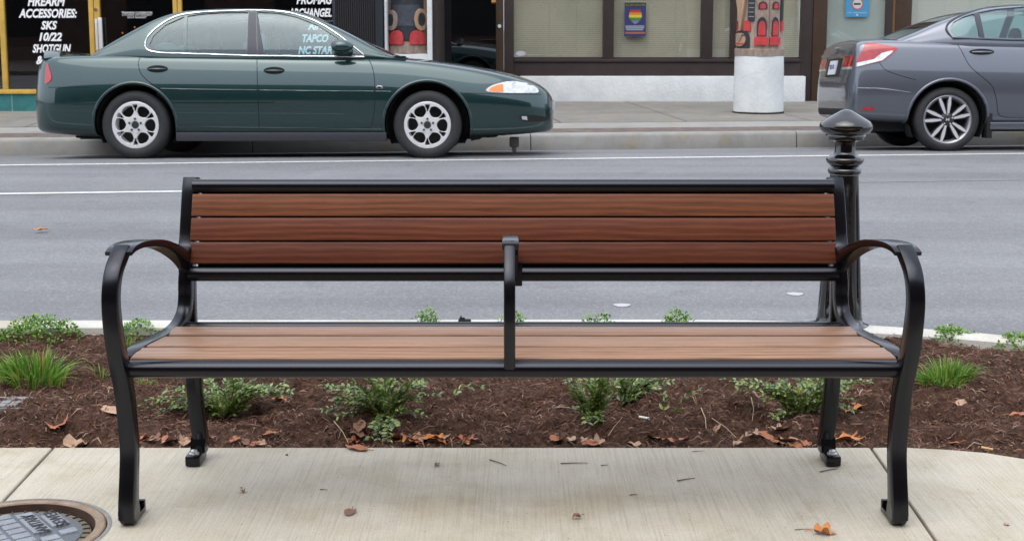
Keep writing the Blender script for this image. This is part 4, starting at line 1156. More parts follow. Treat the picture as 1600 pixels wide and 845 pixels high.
# seats with headrests, parcel shelf
def seat(c, x, y, wd, zt, m):
    bm = bmesh.new(); vs = box(bm, x-.07, x+.06, y-wd/2, y+wd/2, .45, zt-.14, .04)
    bmesh.ops.rotate(bm, verts=bm.verts, cent=(x, y, .5), matrix=Matrix.Rotation(R(-14), 3, 'Y')); s_ = mk('seat', bm, m, c.root, smooth=50)
    bm = bmesh.new(); bmesh.ops.create_uvsphere(bm, u_segments=16, v_segments=10, radius=1)
    for v in bm.verts: v.co = Vector((max(-.8, min(.8, v.co.x))*.06+x-.13, max(-.85, min(.85, v.co.y))*wd*.28+y, max(-.8, min(.85, v.co.z))*.115+zt-.03))
    mk('headrest', bm, m, s_, smooth=60)
for y in (-.38, .38): seat(c, 1.24, y, .5, 1.15, M['cloth'])
bm = bmesh.new(); box(bm, .12, .30, -.62, .62, .5, 1.0, .05); rs_ = mk('rear_seat', bm, M['cloth'], c.root, smooth=50)
for y in (-.36, .36):
    bm = bmesh.new(); bmesh.ops.create_uvsphere(bm, u_segments=16, v_segments=10, radius=1)
    for v in bm.verts: v.co = Vector((v.co.x*.13+.18, v.co.y*.15+y, v.co.z*.085+1.035))
    mk('headrest', bm, M['cloth'], rs_, smooth=60)
bx('dashboard', 2.0, 2.4, -.74, .74, .9, 1.0, M['interior'], c.root, .04)

# ---- grey saloon
civ_st = [(-.985, .40, .50, .62, .65, .56), (-.965, .345, .52, .74, .79, .70), (-.93, .33, .54, .88, .94, .77), (-.905, .32, .55, 1.02, 1.08, .80), (-.87, .31, .56, 1.075, 1.14, .82), (-.72, .295, .57, 1.085, 1.155, .845), (-.45, .28, .58, 1.085, 1.155, .865),
          (0, .27, .59, 1.075, 1.11, .88), (.4, .26, .59, 1.07, 1.08, .885), (1.2, .25, .58, 1.05, 1.06, .885), (2.0, .25, .57, .99, 1.02, .885), (2.5, .26, .56, .93, .99, .88), (3.0, .26, .54, .84, .91, .86), (3.3, .27, .51, .72, .80, .81), (3.5, .30, .48, .60, .66, .72), (3.58, .36, .46, .52, .55, .6)]
civ_roof = [(-.50, 1.13), (-.25, 1.23), (0, 1.335), (.30, 1.43), (.60, 1.475), (1.0, 1.49), (1.35, 1.475), (1.60, 1.42), (2.0, 1.27), (2.35, 1.12), (2.6, 1.02)]
Sc, Yc = 155.0, 13.45
def wc(pts, lean=.40, belt=1.05, ins0=.02):
    return [conv(1480, 237, Sc, Yc, a, b, ins0+max(0, (237-b)/Sc-belt)*lean) for a, b in pts]
cq = wc([(1486, 61), (1481, 49), (1486, 39), (1500, 31), (1517, 25.5), (1526, 62.5)])
cr = wc([(1524.5, 24), (1550, 18.5), (1600, 14), (1640, 13.5), (1640, 66), (1600, 65), (1533.5, 63)])
cf = wc([(1652, 13.5), (1700, 17), (1740, 27), (1775, 42), (1803, 62), (1740, 66), (1652, 66)])
civ = Car('parked_car', 'blue-grey four-door car cut off by the right edge of the photo', 1480, 237, civ_st, civ_roof,
    dict(W=1.77, paint=M['grey'], arches=[(0.0, .39), (2.67, .39)], rw=.325, rim=.238, hb=.805, belt=1.065, lean=.40, gx0=.2, gx1=1.9,
         side_windows=[cq, cr, cf], ends=[(-.42, .62, .24, .52), (1.62, .58, 2.44, .76)]))
c = civ
for x in (0.0, 2.67):
    for sg in (-1, 1): c.wheel(x, sg, 'spoke')
wf = wc([(1486, 64), (1477, 52), (1479, 42), (1492, 32), (1517, 22.5), (1550, 15), (1600, 10.5), (1655, 10.5), (1705, 14), (1745, 24), (1780, 39), (1812, 63)], ins0=0)
line3(c, 'window_surround', wf, .011, M['pillarblack'], .003); line3(c, 'window_surround', wc([(1486, 64), (1540, 66), (1600, 67.5), (1700, 68), (1812, 65)], ins0=0), .009, M['pillarblack'], .003)
for poly in (wc([(1517, 25), (1524.5, 23.5), (1533.5, 63.5), (1526, 63)]), wc([(1640, 13), (1652, 13), (1652, 66), (1640, 66)])):
    for sg in (-1, 1): c.patch('pillar_trim', poly, M['pillarblack'], .003, sg, bvh=c.gbvh, th=.006)
c.line('door_gap', near(c, [(1491, 66), (1500, 84), (1511, 106), (1527, 121), (1545, 137), (1553, 158), (1557, 178), (1566, 185), (1600, 187), (1645, 187)]), .0035, M['seam'], -.0005)
c.line('door_gap', near(c, [(1646, 68), (1648, 120), (1647, 187)]), .0035, M['seam'], -.0005)
c.line('bumper_gap', near(c, [(1372, 100), (1381, 112), (1400, 120), (1428, 128)]), .003, M['seam'], -.0005)
handle(c, 1531, 84.5, .125, .030, M['grey'])
c.line('side_crease', near(c, [(1340, 141), (1380, 142), (1420, 148)]), .008, M['grey'], -.003)
tlp = near(c, [(1336, 108), (1338, 96), (1350, 72), (1356, 68.5), (1375, 72), (1396, 77), (1399, 79), (1390, 88), (1374, 99), (1352, 104)], .05)
for sg in (-1, 1):
    t_ = c.patch('taillight', tlp, M['redlens'], .008, sg, th=.05)
    c.patch('reversing_lamp', near(c, [(1336, 107.5), (1337, 101), (1362, 95.5), (1374, 86), (1391, 82), (1390, 85), (1374, 97.5), (1352, 103)], .05), M['clearlens'], .014, sg, parent=t_, th=.016)
    c.patch('reflector', near(c, [(1344, 170), (1360, 169), (1364, 174), (1345, 174.5)], .08), M['redlens'], .006, sg, th=.02)
# rear face furniture (faces -x)
c_rear = []
def rearx(y, z):
    h = c.bvh.ray_cast(Vector((-3, y, z)), Vector((1, 0, 0))); return h[0].x if h[0] is not None else -.9
bm = bmesh.new()
def rearpanel(name, y0, y1, z0, z1, off, m, th=.02, n=10, parent=None):
    bm = bmesh.new(); g = []
    for j in range(n+1):
        g.append([(y0+(y1-y0)*i/n, z0+(z1-z0)*j/n) for i in range(n+1)])
    def lay(o_): return [[bm.verts.new((rearx(y, z)-o_, y, z)) for y, z in r_] for r_ in g]
    A, B = lay(off), lay(off-th)
    for j in range(n):
        for i in range(n): bm.faces.new((A[j][i], A[j][i+1], A[j+1][i+1], A[j+1][i])); bm.faces.new((B[j][i], B[j+1][i], B[j+1][i+1], B[j][i+1]))
    for l1, l2 in ((A[0], B[0]), (B[-1], A[-1]), ([r_[0] for r_ in B], [r_[0] for r_ in A]), ([r_[-1] for r_ in A], [r_[-1] for r_ in B])):
        for k in range(n): bm.faces.new((l1[k], l2[k], l2[k+1], l1[k+1]))
    return mk(name, bm, m, parent or c.root, smooth=45)
rp = rearpanel('plate_recess', -.30, .30, .76, .95, .004, M['dark'], .01)
rearpanel('trunk_lip', -.60, .60, .975, 1.005, .03, M['grey'], .05)
pl = rearpanel('licence_plate', -.155, .155, .785, .93, .018, M['plate'], .012, 6)
for y_ in (-.70, .38):
    rearpanel('taillight', y_, y_+.32, .855, .97, .006, M['redlens'], .02)
    rearpanel('reversing_lamp', y_, y_+.32, .83, .853, .008, M['clearlens'], .02)
me = text_mesh('BDS 472', .07, .001, sx=.8); me.transform(Matrix(((0, 0, -1, 0), (-1, 0, 0, 0), (0, 1, 0, 0), (0, 0, 0, 1))))
o = link_mesh('plate_number', me, mat('blue_plate_ink', (.03, .05, .2), .5), pl); o.location = (rearx(0, .86)-.022, 0, .84)
# plain badge: two uprights joined by a bar inside a frame
bm = bmesh.new(); xr = rearx(0, 1.03)-.012
for y in (-.032, .032): box(bm, xr-.006, xr+.02, y-.009, y+.009, .995, 1.065, .002)
box(bm, xr-.006, xr+.02, -.024, .024, 1.02, 1.036, .002); mk('badge', bm, M['chrome'], c.root)
rearpanel('bumper_insert', -.55, .55, .36, .43, .004, M['dark'], .02)
for sg in (-1, 1):
    bm = bmesh.new(); box(bm, c.lx(1545), c.lx(1700), min(sg*.80, sg*.872), max(sg*.80, sg*.872), .225, .30, .014); mk('side_skirt', bm, M['grey'], c.root, smooth=40)
bx('underbody', -.86, 3.3, -.62, .62, .20, .36, M['dark'], c.root)
for y in (-.36, .36): seat(c, 1.22, y, .48, 1.22, M['interior'])
bx('rear_seat', .15, .34, -.6, .6, .5, 1.1, M['interior'], c.root, .04)
bx('dashboard', 2.0, 2.4, -.7, .7, .95, 1.06, M['interior'], c.root, .04)
# shark-fin style mud flap behind the rear wheel
bx('mud_flap', c.lx(1541), c.lx(1549), -.86, -.70, .14, .40, M['dark'], c.root, .004)
mirror(c, 1790, 66, .24, .15, M['grey'])

# ------------------------------------------------------------------ shopfronts
YA, YB = 18.45, 20.8       # left shop front, right shop front
def fx(px, Y): return P(px, 80, Y).x
def fz(py, Y): return P(800, py, Y).z
def fbox(name, x0, x1, ya, yb, Y, dep, m, parent, front=0.0, bev=0.0, zlo=None, zhi=None):
    """box on a facade given in photo columns/rows at plane Y; front<0 stands proud"""
    z0 = fz(yb, Y) if zlo is None else zlo; z1 = fz(ya, Y) if zhi is None else zhi
    return bx(name, fx(x0, Y), fx(x1, Y), Y+front, Y+front+dep, z0, z1, m, parent, bev)
def text_fit(s, x0, x1, ya, yb, Y, m, parent, name='lettering', shear=.28, off=.034, front=-.004, th=.002):
    me = text_mesh(s, 1.0, .01, shear, off); vs = np.array([v.co[:] for v in me.vertices])
    lo, hi = vs.min(0), vs.max(0)
    X0, X1, Z0, Z1 = fx(x0, Y), fx(x1, Y), fz(yb, Y), fz(ya, Y)
    out = np.empty_like(vs)
    out[:, 0] = X0+(vs[:, 0]-lo[0])/(hi[0]-lo[0])*(X1-X0); out[:, 2] = Z0+(vs[:, 1]-lo[1])/(hi[1]-lo[1])*(Z1-Z0); out[:, 1] = Y+front-np.sign(vs[:, 2])*th/2
    for v, q in zip(me.vertices, out): v.co = q
    return link_mesh(name, me, m, parent)
zgA, zgB = -.03, .02
ZTOP = 3.9
shopA = tag(empty('shop', (0, 0, 0)), 'dark glazed gun shop front with ochre frames over a teal base wall', 'shop building')
XL = -16
def abx(name, x0, x1, y0, y1, z0, z1, m, parent=shopA, bev=0.0): return bx(name, x0, x1, y0, y1, z0, z1, m, parent, bev)
yA = YA
base_top, sill_top = fz(147, yA), fz(140, yA)
abx('base_wall', XL, fx(527, yA), yA, yA+.25, zgA-.2, base_top, M['teal'])
abx('window_sill', XL, fx(600, yA), yA-.035, yA+.2, base_top+.002, sill_top, M['yellow'], bev=.006)
# crack line and patch seam in the teal wall is real: a shallow joint
abx('wall_joint', fx(14.2, yA), fx(15.2, yA), yA-.003, yA+.01, zgA-.1, base_top-.002, mat('pale_crack', (.25, .36, .36), .8))
for x0, x1 in ((2.5, 10.5), (142, 149.5), (150.5, 159), (273, 279.5), (280.5, 286.5), (521, 525.5)):
    abx('mullion', fx(x0, yA), fx(x1, yA), yA-.03, yA+.06, sill_top+.002, 2.6, M['yellow'] if x0 < 500 else M['totemblack'], bev=.004)
abx('header', XL, fx(600, yA), yA-.05, yA+.25, 2.602, ZTOP, M['teal'])
wins = [(-560, 2.5), (10.5, 142), (159, 273), (286.5, 521)]
wA = []
for x0, x1 in wins:
    wA.append(abx('window', fx(x0, yA)+.002, fx(x1, yA)-.002, yA+.012, yA+.018, sill_top+.003, 2.6, M['shopglass']))
# push bar of the door and a lock
abx('door_handle', fx(153.5, yA), fx(157, yA), yA-.10, yA-.07, fz(78, yA), fz(30, yA), M['alloy2'], bev=.004)
abx('door_handle_plate', fx(158, yA), fx(163.5, yA), yA-.085, yA-.05, fz(78, yA), fz(28, yA), M['alloy'], bev=.004)
bm = bmesh.new(); lathe(bm, [(0, yA-.045), (.020, yA-.045), (.022, yA-.03)], 20, (fx(153, yA), 0, fz(15.5, yA)), 'Y'); mk('lock', bm, M['exhaust'], shopA)
# interior
bm = bmesh.new()
for q in (((XL, yA+3), (fx(598, yA), yA+3)), ((fx(598, yA), yA+3), (fx(598, yA), yA+.2))):
    (a, b), (c_, d) = q; vs = [bm.verts.new(p) for p in ((a, b, -.1), (c_, d, -.1), (c_, d, 2.6), (a, b, 2.6))]; bm.faces.new(vs)
ex = bmesh.ops.extrude_face_region(bm, geom=bm.faces[:]); bmesh.ops.translate(bm, vec=(.02, .02, 0), verts=[v for v in ex['geom'] if isinstance(v, bmesh.types.BMVert)])
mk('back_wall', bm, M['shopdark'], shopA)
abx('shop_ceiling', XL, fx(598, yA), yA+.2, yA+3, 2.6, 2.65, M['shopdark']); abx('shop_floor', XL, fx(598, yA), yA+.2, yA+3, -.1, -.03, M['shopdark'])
# display counters seen faintly behind the glass
for x0, x1, z1 in ((-7.2, -6.6, .85), (-5.2, -4.2, .75), (-3.9, -2.9, .9)):
    abx('display_case', x0, x1, yA+.9, yA+1.5, -.03, z1, mat('brown_shelf', (.035, .022, .02), .5), bev=.01)
abx('leaning_panel', fx(5, yA), fx(120, yA), yA+.5, yA+.55, -.03, fz(122, yA), mat('charcoal_panel', (.03, .028, .03), .5))
led = mat('warm_led', (.9, .3, .1), .5, emit=(1.0, .35, .12))
for px_, py_ in ((210, 43), (190.5, 52)):
    bm = bmesh.new(); bmesh.ops.create_icosphere(bm, subdivisions=2, radius=.011); o = mk('indicator_light', bm, led, shopA); o.location = (fx(px_, yA)*1.04, yA+.8, fz(py_, yA+.8))
# ribbed dark panels right of the windows
bm = bmesh.new(); xa, xb = fx(525.5, yA), fx(600, yA); n = 22
for k in range(n):
    x0 = xa+(xb-xa)*k/n; box(bm, x0+.002, x0+(xb-xa)/n-.006, yA-.012, yA+.02, zgA-.1, 2.6, .003)
mk('ribbed_panel', bm, mat('black_ribbed_metal', (.018, .017, .02), .45), shopA)
abx('panel_backing', fx(527.5, yA), xb, yA+.021, yA+.2, zgA-.1, 2.6, M['dark'])
abx('corner_post', fx(588, yA), fx(599, yA), yA-.04, yA-.013, zgA-.1, 2.6, mat('dark_slate_post', (.02, .025, .032), .4))
T = [('FIREARM', 47, 106, -4.5, 10), ('ACCESSORIES:', 32, 123, 14.3, 28.5), ('SKS', 66, 91.5, 33.3, 46.8), ('10/22', 62, 98, 51.3, 64.8), ('SHOTGUN', 51, 111.5, 69.5, 83), ('& MORE', 56, 112, 87.5, 101)]
for t_, a, b, y0, y1 in T: text_fit(t_, a, b, y0, y1, yA, M['white_letters'], wA[1])
for t_, a, b, y0, y1 in [('PROMAG', 465, 521, -7, 7.2), ('ARCHANGEL', 452, 519.5, 13.5, 27), ('AIM', 482, 506, 34, 47), ('TAPCO', 473, 513.5, 54, 66.5), ('NC STAR', 466, 519, 72.5, 85)]:
    text_fit(t_, a, b, y0, y1, yA, M['white_letters'], wA[3])
for t_, a, b, y0, y1 in [('TRAINING CLASSROOM', 192.5, 240, 18.8, 22.0), ('COURSES ON REQUEST', 193, 240, 22.8, 25.2), ('22157 NUGGET', 201, 231, 26.2, 28.9)]:
    text_fit(t_, a, b, y0, y1, yA, M['white_letters'], wA[2], off=.004, shear=.1)

# right-hand building
shopB = tag(empty('shop', (0, 0, 0)), 'brown timber shop front with cream blinds above a low white wall', 'shop building')
def bbx(name, x0, x1, y0, y1, z0, z1, m, bev=0.0, parent=None): return bx(name, x0, x1, y0, y1, z0, z1, m, parent or shopB, bev)
y = YB
bbx('base_wall', fx(812, y), fx(1257, y), y-.16, y+.1, zgB-.15, fz(119.5, y-.16), M['whitewall'], .02)
bbx('panel', fx(803.5, y), fx(1250, y), y-.05, y+.1, fz(119.5, y)+.004, fz(97.5, y), M['brown'], .006)
bbx('window_sill', fx(803.5, y), fx(1250, y), y-.08, y+.1, fz(97.5, y)+.003, fz(92.3, y), M['brown'], .008)
posts = [(787.5, 803), (942, 958.5), (1095, 1112.5), (1141, 1153), (1250, 1268), (1268.5, 1290), (1382, 1392), (1396, 1421)]
for i, (a, b) in enumerate(posts):
    low = zgB-.1 if a in (787.5, 1250, 1268.5, 1382, 1396) else fz(92.3, y)+.003
    bbx('post', fx(a, y), fx(b, y), y-.045 if i not in (4,) else y-.03, y+.1, low, 2.7, M['brown'] if i not in (5, 7) else M['brown2'], .005)
bbx('reveal', fx(1392, y), fx(1396, y), y-.02, y+.08, zgB-.1, 2.7, mat('amber_timber', (.22, .12, .05), .5))
bbx('header', fx(675, y), 16, y-.05, y+.3, 2.702, ZTOP, M['brown'])
def blinds(x0, x1, zlo, m, parent, pitch=.030):
    bm = bmesh.new(); z = zlo+.01
    while z < 2.7:
        vs = [bm.verts.new(p) for p in ((x0, y+.105, z), (x1, y+.105, z), (x1, y+.121, z+pitch*.93), (x0, y+.121, z+pitch*.93))]; bm.faces.new(vs)
        z += pitch
    for xc in np.arange(x0+.12, x1, .42):
        box(bm, xc, xc+.004, y+.1, y+.103, zlo, 2.7)
    box(bm, x0, x1, y+.1, y+.12, zlo-.02, zlo+.006)
    return mk('blind', bm, m, parent)
for a, b, m_, zl in ((803, 942, M['blind'], None), (958.5, 1095, M['blind'], None), (1112.5, 1141, M['blind'], None), (1153, 1250, M['blind'], None)):
    zl = fz(92.3, y)+.004
    w_ = bbx('window', fx(a, y)+.002, fx(b, y)-.002, y+.02, y+.026, zl, 2.7, M['blindglass'])
    bbx('window_frame', fx(a, y)+.001, fx(b, y)-.001, y+.0, y+.05, zl-.002, zl+.022, M['brown'], parent=w_)
    blinds(fx(a, y), fx(b, y), fz(88 if a < 900 else 91, y), m_, w_)
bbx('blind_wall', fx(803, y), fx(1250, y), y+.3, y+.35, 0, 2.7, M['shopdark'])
# pale window beside the sign and a last window behind the grey car
zl = fz(118, y)
bbx('panel', fx(1290, y), fx(1382, y), y-.02, y+.1, zgB-.1, zl, M['brown'], .004); bbx('panel', fx(1421, y), 16, y-.02, y+.1, zgB-.1, zl, M['brown'], .004)
w1 = bbx('window', fx(1290, y)+.002, fx(1382, y)-.002, y+.02, y+.026, zl+.003, 2.7, M['blindglass']); bbx('window_sheet', fx(1290, y), fx(1382, y), y+.06, y+.065, zl, 2.7, M['blindwhite'], parent=w1)
w2 = bbx('window', fx(1421, y)+.002, 16, y+.02, y+.026, zl+.003, 2.7, M['blindglass'])
M['blindpale'] = mat('pale_blind_slat', (.56, .57, .50), .6); blinds(fx(1421, y), 16, zl, M['blindpale'], w2, .03)
# door with dark glass
dr = empty('door'); dr.parent = shopB
bbx('frame', fx(675.5, y), fx(687, y), y-.03, y+.06, zgB, 2.5, M['brown2'], .006, parent=dr); bbx('frame', fx(775, y), fx(787, y), y-.03, y+.06, zgB, 2.5, M['brown2'], .006, parent=dr)
bbx('frame', fx(687, y)+.001, fx(775, y)-.001, y-.028, y+.06, zgB, .22, M['brown2'], .006, parent=dr)
M['doorglass'] = glass_mat('dark_door_glass', (.30, .31, .33), .10)
bbx('pane', fx(687, y)+.001, fx(775, y)-.001, y+.01, y+.016, .222, 2.5, M['doorglass'], parent=dr)
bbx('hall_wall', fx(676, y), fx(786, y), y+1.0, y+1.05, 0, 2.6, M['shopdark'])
bm = bmesh.new(); lathe(bm, [(0, y-.05), (.024, y-.05), (.028, y-.04), (.028, y-.03)], 20, (fx(780.5, y), 0, fz(41.5, y)), 'Y'); mk('door_knob', bm, mat('pale_door_knob', (.55, .68, .7), .3), dr)
for k, cc in enumerate([(.45, .04, .03), (.75, .55, .05), (.04, .08, .35)]):
    bbx('sticker', fx(768, y), fx(776, y)-.002, y+.004, y+.008, fz(5.5-k*2.2, y), fz(3.4-k*2.2, y), mat('sticker_%d' % k, cc, .5), parent=dr)
# posters and stickers (things of their own)
def flat(name, x0, x1, ya, yb, Y, m, parent, front): return fbox(name, x0, x1, ya, yb, Y, .002, m, parent, front)
po = tag(empty('poster', (0, 0, 0)), 'dark blue poster with a rainbow emblem taped inside the blind window', 'poster')
yp = y+.018
M['pnavy'] = mat('poster_navy', (.022, .028, .12), .6); M['pwhite'] = mat('poster_pale', (.30, .33, .38), .6); M['polive'] = mat('poster_olive', (.24, .24, .07), .6); M['porange'] = mat('poster_orange', (.32, .12, .06), .6)
flat('sheet', 975, 1008.5, 5, 57.5, yp, M['pnavy'], po, -.004); flat('heading_band', 975.5, 1008, 5.4, 10.5, yp, mat('poster_dark', (.03, .03, .02), .6), po, -.0065)
text_fit('ALL ARE WELCOME', 976.5, 1007, 7, 9.8, yp, M['polive'], po, 'heading', 0, .006, -.009)
for k, cc in enumerate([(.42, .02, .02), (.55, .20, .02), (.55, .48, .03), (.06, .20, .04)]):
    w_ = (8, 9.5, 10, 8.5)[k]; flat('rainbow_band', 992-w_, 992+w_, 16+k*4, 19.9+k*4, yp, mat('rainbow_%d' % k, cc, .6), po, -.007)
for k in range(3): flat('chevron', 992-6+2*k, 992+6-2*k, 33+k*1.8, 34+k*1.8, yp, M['pwhite'], po, -.007)
for k, (a, b) in enumerate(((977, 1006), (977, 1006), (978, 1004))): flat('text_line', a, b, 40.5+k*2.7, 42.3+k*2.7, yp, M['pwhite'], po, -.007)
flat('text_line', 976.5, 1007.5, 50.5, 53.3, yp, M['porange'], po, -.007)
sg_ = tag(empty('sign', (0, 0, 0)), 'bright blue no-smoking notice on the pale window behind the grey car', 'sign')
flat('sheet', 1319, 1355, -12, 27, yp, mat('notice_blue', (.05, .26, .46), .5), sg_, -.004)
bm = bmesh.new(); xc, zc = fx(1337, yp), fz(6.5, yp)
lathe(bm, [(0, yp-.0075), (.072, yp-.0075), (.072, yp-.0045)], 40, (xc, 0, zc), 'Y'); mk('disc', bm, mat('notice_white', (.5, .52, .52), .5), sg_)
bm = bmesh.new(); lathe(bm, [(.074, yp-.006), (.092, yp-.009), (.092, yp-.0045)], 40, (xc, 0, zc), 'Y'); bmesh.ops.delete(bm, geom=[f for f in bm.faces if len(f.verts) > 4], context='FACES_ONLY'); mk('red_ring', bm, mat('notice_red', (.45, .10, .09), .5), sg_)
flat('cigarette', 1331.5, 1342, 5.5, 8, yp, M['dark'], sg_, -.010)
text_fit('NO SMOKING', 1322, 1352, 19.3, 21.6, yp, mat('notice_text', (.45, .6, .7), .5), sg_, 'lettering', 0, .004, -.007)
flat('mark', 1335.5, 1338.5, 23, 25, yp, mat('notice_mark', (.6, .7, .75), .5), sg_, -.007)
bm = bmesh.new(); bmesh.ops.create_circle(bm, cap_ends=True, segments=32, radius=1)
for v in bm.verts: v.co = Vector((v.co.x*.078+fx(813.5, y), y+.015, v.co.y*.036+fz(84, y)))
ex = bmesh.ops.extrude_face_region(bm, geom=bm.faces[:]); bmesh.ops.translate(bm, vec=(0, -.002, 0), verts=[v for v in ex['geom'] if isinstance(v, bmesh.types.BMVert)])
tag(mk('sticker', bm, mat('lilac_sticker', (.55, .53, .60), .5)), 'small pale oval sticker in the lower corner of the blind window', 'sticker')

# totem poles ----------------------------------------------------
def band(name, pts, cx, cy, r, m, parent, off=.008, n=14, px2=None):
    """raised carved patch on a round pole; pts = (x0,x1, ztop fn, zbot fn) over photo columns"""
    x0, x1, zt, zb = pts; bm = bmesh.new(); A = []; B = []
    for i in range(n+1):
        u = i/n; X = x0+(x1-x0)*u; s_ = max(-.985, min(.985, (X-cx)/r)); a = math.asin(s_)
        for L_, o_ in ((A, off), (B, -.01)):
            rr = r+o_; L_.append((bm.verts.new((cx+rr*math.sin(a), cy-rr*math.cos(a), zb(u))), bm.verts.new((cx+rr*math.sin(a), cy-rr*math.cos(a), zt(u)))))
    for a, b in zip(A, A[1:]): bm.faces.new((a[0], b[0], b[1], a[1]))
    for k in range(n):
        bm.faces.new((A[k][1], A[k+1][1], B[k+1][1], B[k][1])); bm.faces.new((A[k][0], B[k][0], B[k+1][0], A[k+1][0]))
    bm.faces.new((A[0][0], A[0][1], B[0][1], B[0][0])); bm.faces.new((A[-1][0], B[-1][0], B[-1][1], A[-1][1]))
    return mk(name, bm, m, parent, smooth=40)
pc = G(1185, 178, 0.0); rP = .334; cyp = pc.y+rP+.02; sP = FPX/((cyp-rP)*CO+CAM_H*SI)
cxp = P(1185.5, 130, cyp).x
def zP(py, rr=rP): return P(800, py, cyp-rr).z
plinth = tag(empty('pillar', (cxp, cyp, 0)), 'round white stucco pillar carrying the carved pole on the far pavement', 'pillar')
bm = bmesh.new(); zt_ = zP(88.5)
prof = [(rP*1.0, -.1), (rP*1.005, .06), (rP*.995, .25), (rP*.985, .5), (rP*.985, zt_-.02), (rP*.975, zt_), (rP*.5, zt_)]
rings = lathe(bm, prof, 64)
r2 = random.Random(2)
for ring in rings:
    for k, v in enumerate(ring):
        f_ = 1+.012*math.sin(k*.41+v.co.z*5)+.006*math.sin(k*1.3+v.co.z*17); v.co.x *= f_; v.co.y *= f_
mk('shaft', bm, M['whitewall'], plinth, smooth=50)
bm = bmesh.new(); lathe(bm, [(rP+.012, -.1), (rP+.012, .012), (rP-.01, .018)], 48); mk('base_gasket', bm, M['dark'], plinth, smooth=40)
def totem(cx, cy, r, zlo, X, Z, label, parts, ztop=2.9):
    t = tag(empty('totem_pole', (cx, cy, zlo)), label, 'totem pole')
    bm = bmesh.new(); prof = [(r*1.03, zlo+.002), (r*1.04, zlo+.09), (r*.97, zlo+.11), (r*.95, 1.6), (r*.92, ztop), (r*.5, ztop+.02)]
    rings = lathe(bm, prof, 40); o = mk('trunk', bm, M['carved'], None, smooth=50); o.parent = t; o.location = (0, 0, -zlo)
    for nm, x0, x1, yt, yb, m, shape, off in parts:
        zt0, zb0 = Z(yt), Z(yb); H_ = zt0-zb0
        if shape == 'rect': f1 = lambda u: zt0; f2 = lambda u: zb0
        elif shape == 'arch': f1 = lambda u: zb0+H_*(.55+.45*math.sqrt(max(0, 1-(2*u-1)**2))); f2 = lambda u: zb0
        elif shape == 'oval': f1 = lambda u: (zt0+zb0)/2+H_/2*math.sqrt(max(0, 1-(2*u-1)**2)); f2 = lambda u: (zt0+zb0)/2-H_/2*math.sqrt(max(0, 1-(2*u-1)**2))
        elif shape == 'vee': f1 = lambda u: zt0; f2 = lambda u: zb0+H_*abs(2*u-1)*.9
        elif shape == 'foot': f1 = lambda u: zt0-H_*.12*abs(2*u-1); f2 = lambda u: zb0+H_*.12*(math.cos(u*math.pi*6)*.5+.5)
        o = band(nm, (X(x0)-cx, X(x1)-cx, f1, f2), 0, 0, r*.965, m, None, off); o.parent = t; o.location = (0, 0, -zlo)
    return t
X1_ = lambda px: P(px, 60, cyp-rP*.7).x
tR, tK, tT, tW = M['totemred'], M['totemblack'], M['carvedtan'], M['carved']
g1 = [('leg', 1177.5, 1198, -80, 77, tW, 'rect', .012), ('leg', 1200, 1216.5, -80, 77, tW, 'rect', .012),
      ('knee_band', 1181, 1195.5, 27, 57, tK, 'arch', .020), ('knee_band', 1203, 1214.5, 27, 57, tK, 'arch', .020),
      ('shin', 1183.3, 1193.6, 33, 56, tR, 'arch', .028), ('shin', 1204.5, 1212.8, 33, 56, tR, 'arch', .028),
      ('foot', 1178, 1197, 57, 72, tR, 'foot', .04), ('foot', 1200, 1215.5, 57, 72, tR, 'foot', .04),
      ('eye_ring', 1182.5, 1195.5, 3, 15, tK, 'arch', .020), ('eye', 1185, 1193, 5.5, 14, tR, 'arch', .026), ('eye_ring', 1203.5, 1214.3, 3, 15, tK, 'arch', .020), ('eye', 1205.8, 1212.2, 5.5, 14, tR, 'arch', .026),
      ('wing', 1168.5, 1178, -60, 33, tK, 'rect', .016), ('wing', 1218.5, 1223, -60, 33, tK, 'rect', .016),
      ('wing_tip', 1163.5, 1172.5, 32, 49, tR, 'arch', .02), ('wing_tip', 1151.5, 1156.5, 34, 48, tR, 'arch', .02), ('wing_tip', 1219, 1223.6, 32, 49, tR, 'arch', .02),
      ('beak', 1155, 1168, -30, 48, tT, 'vee', .05), ('small_face', 1151, 1171.5, 48, 76, tK, 'arch', .018), ('small_face_mask', 1152.5, 1167, 52, 73, tT, 'oval', .03),
      ('small_beak', 1157, 1163, 55, 66, tW, 'vee', .045), ('small_brow', 1153, 1158, 54.5, 56.5, tK, 'rect', .036), ('small_brow', 1161.5, 1166, 54.5, 56.5, tK, 'rect', .036), ('small_jaw', 1153.5, 1165.5, 68, 70, tR, 'rect', .036)]
for k in range(4): g1.append(('feather_line', 1169.5, 1177, 5+k*7, 5.7+k*7, mat('pale_carved_line%d' % k, (.45, .44, .42), .7), 'rect', .0185))
totem(cxp, cyp, .322, zt_, X1_, lambda q: zP(q), 'carved pole with red feet and red shins standing on the white pillar', g1)
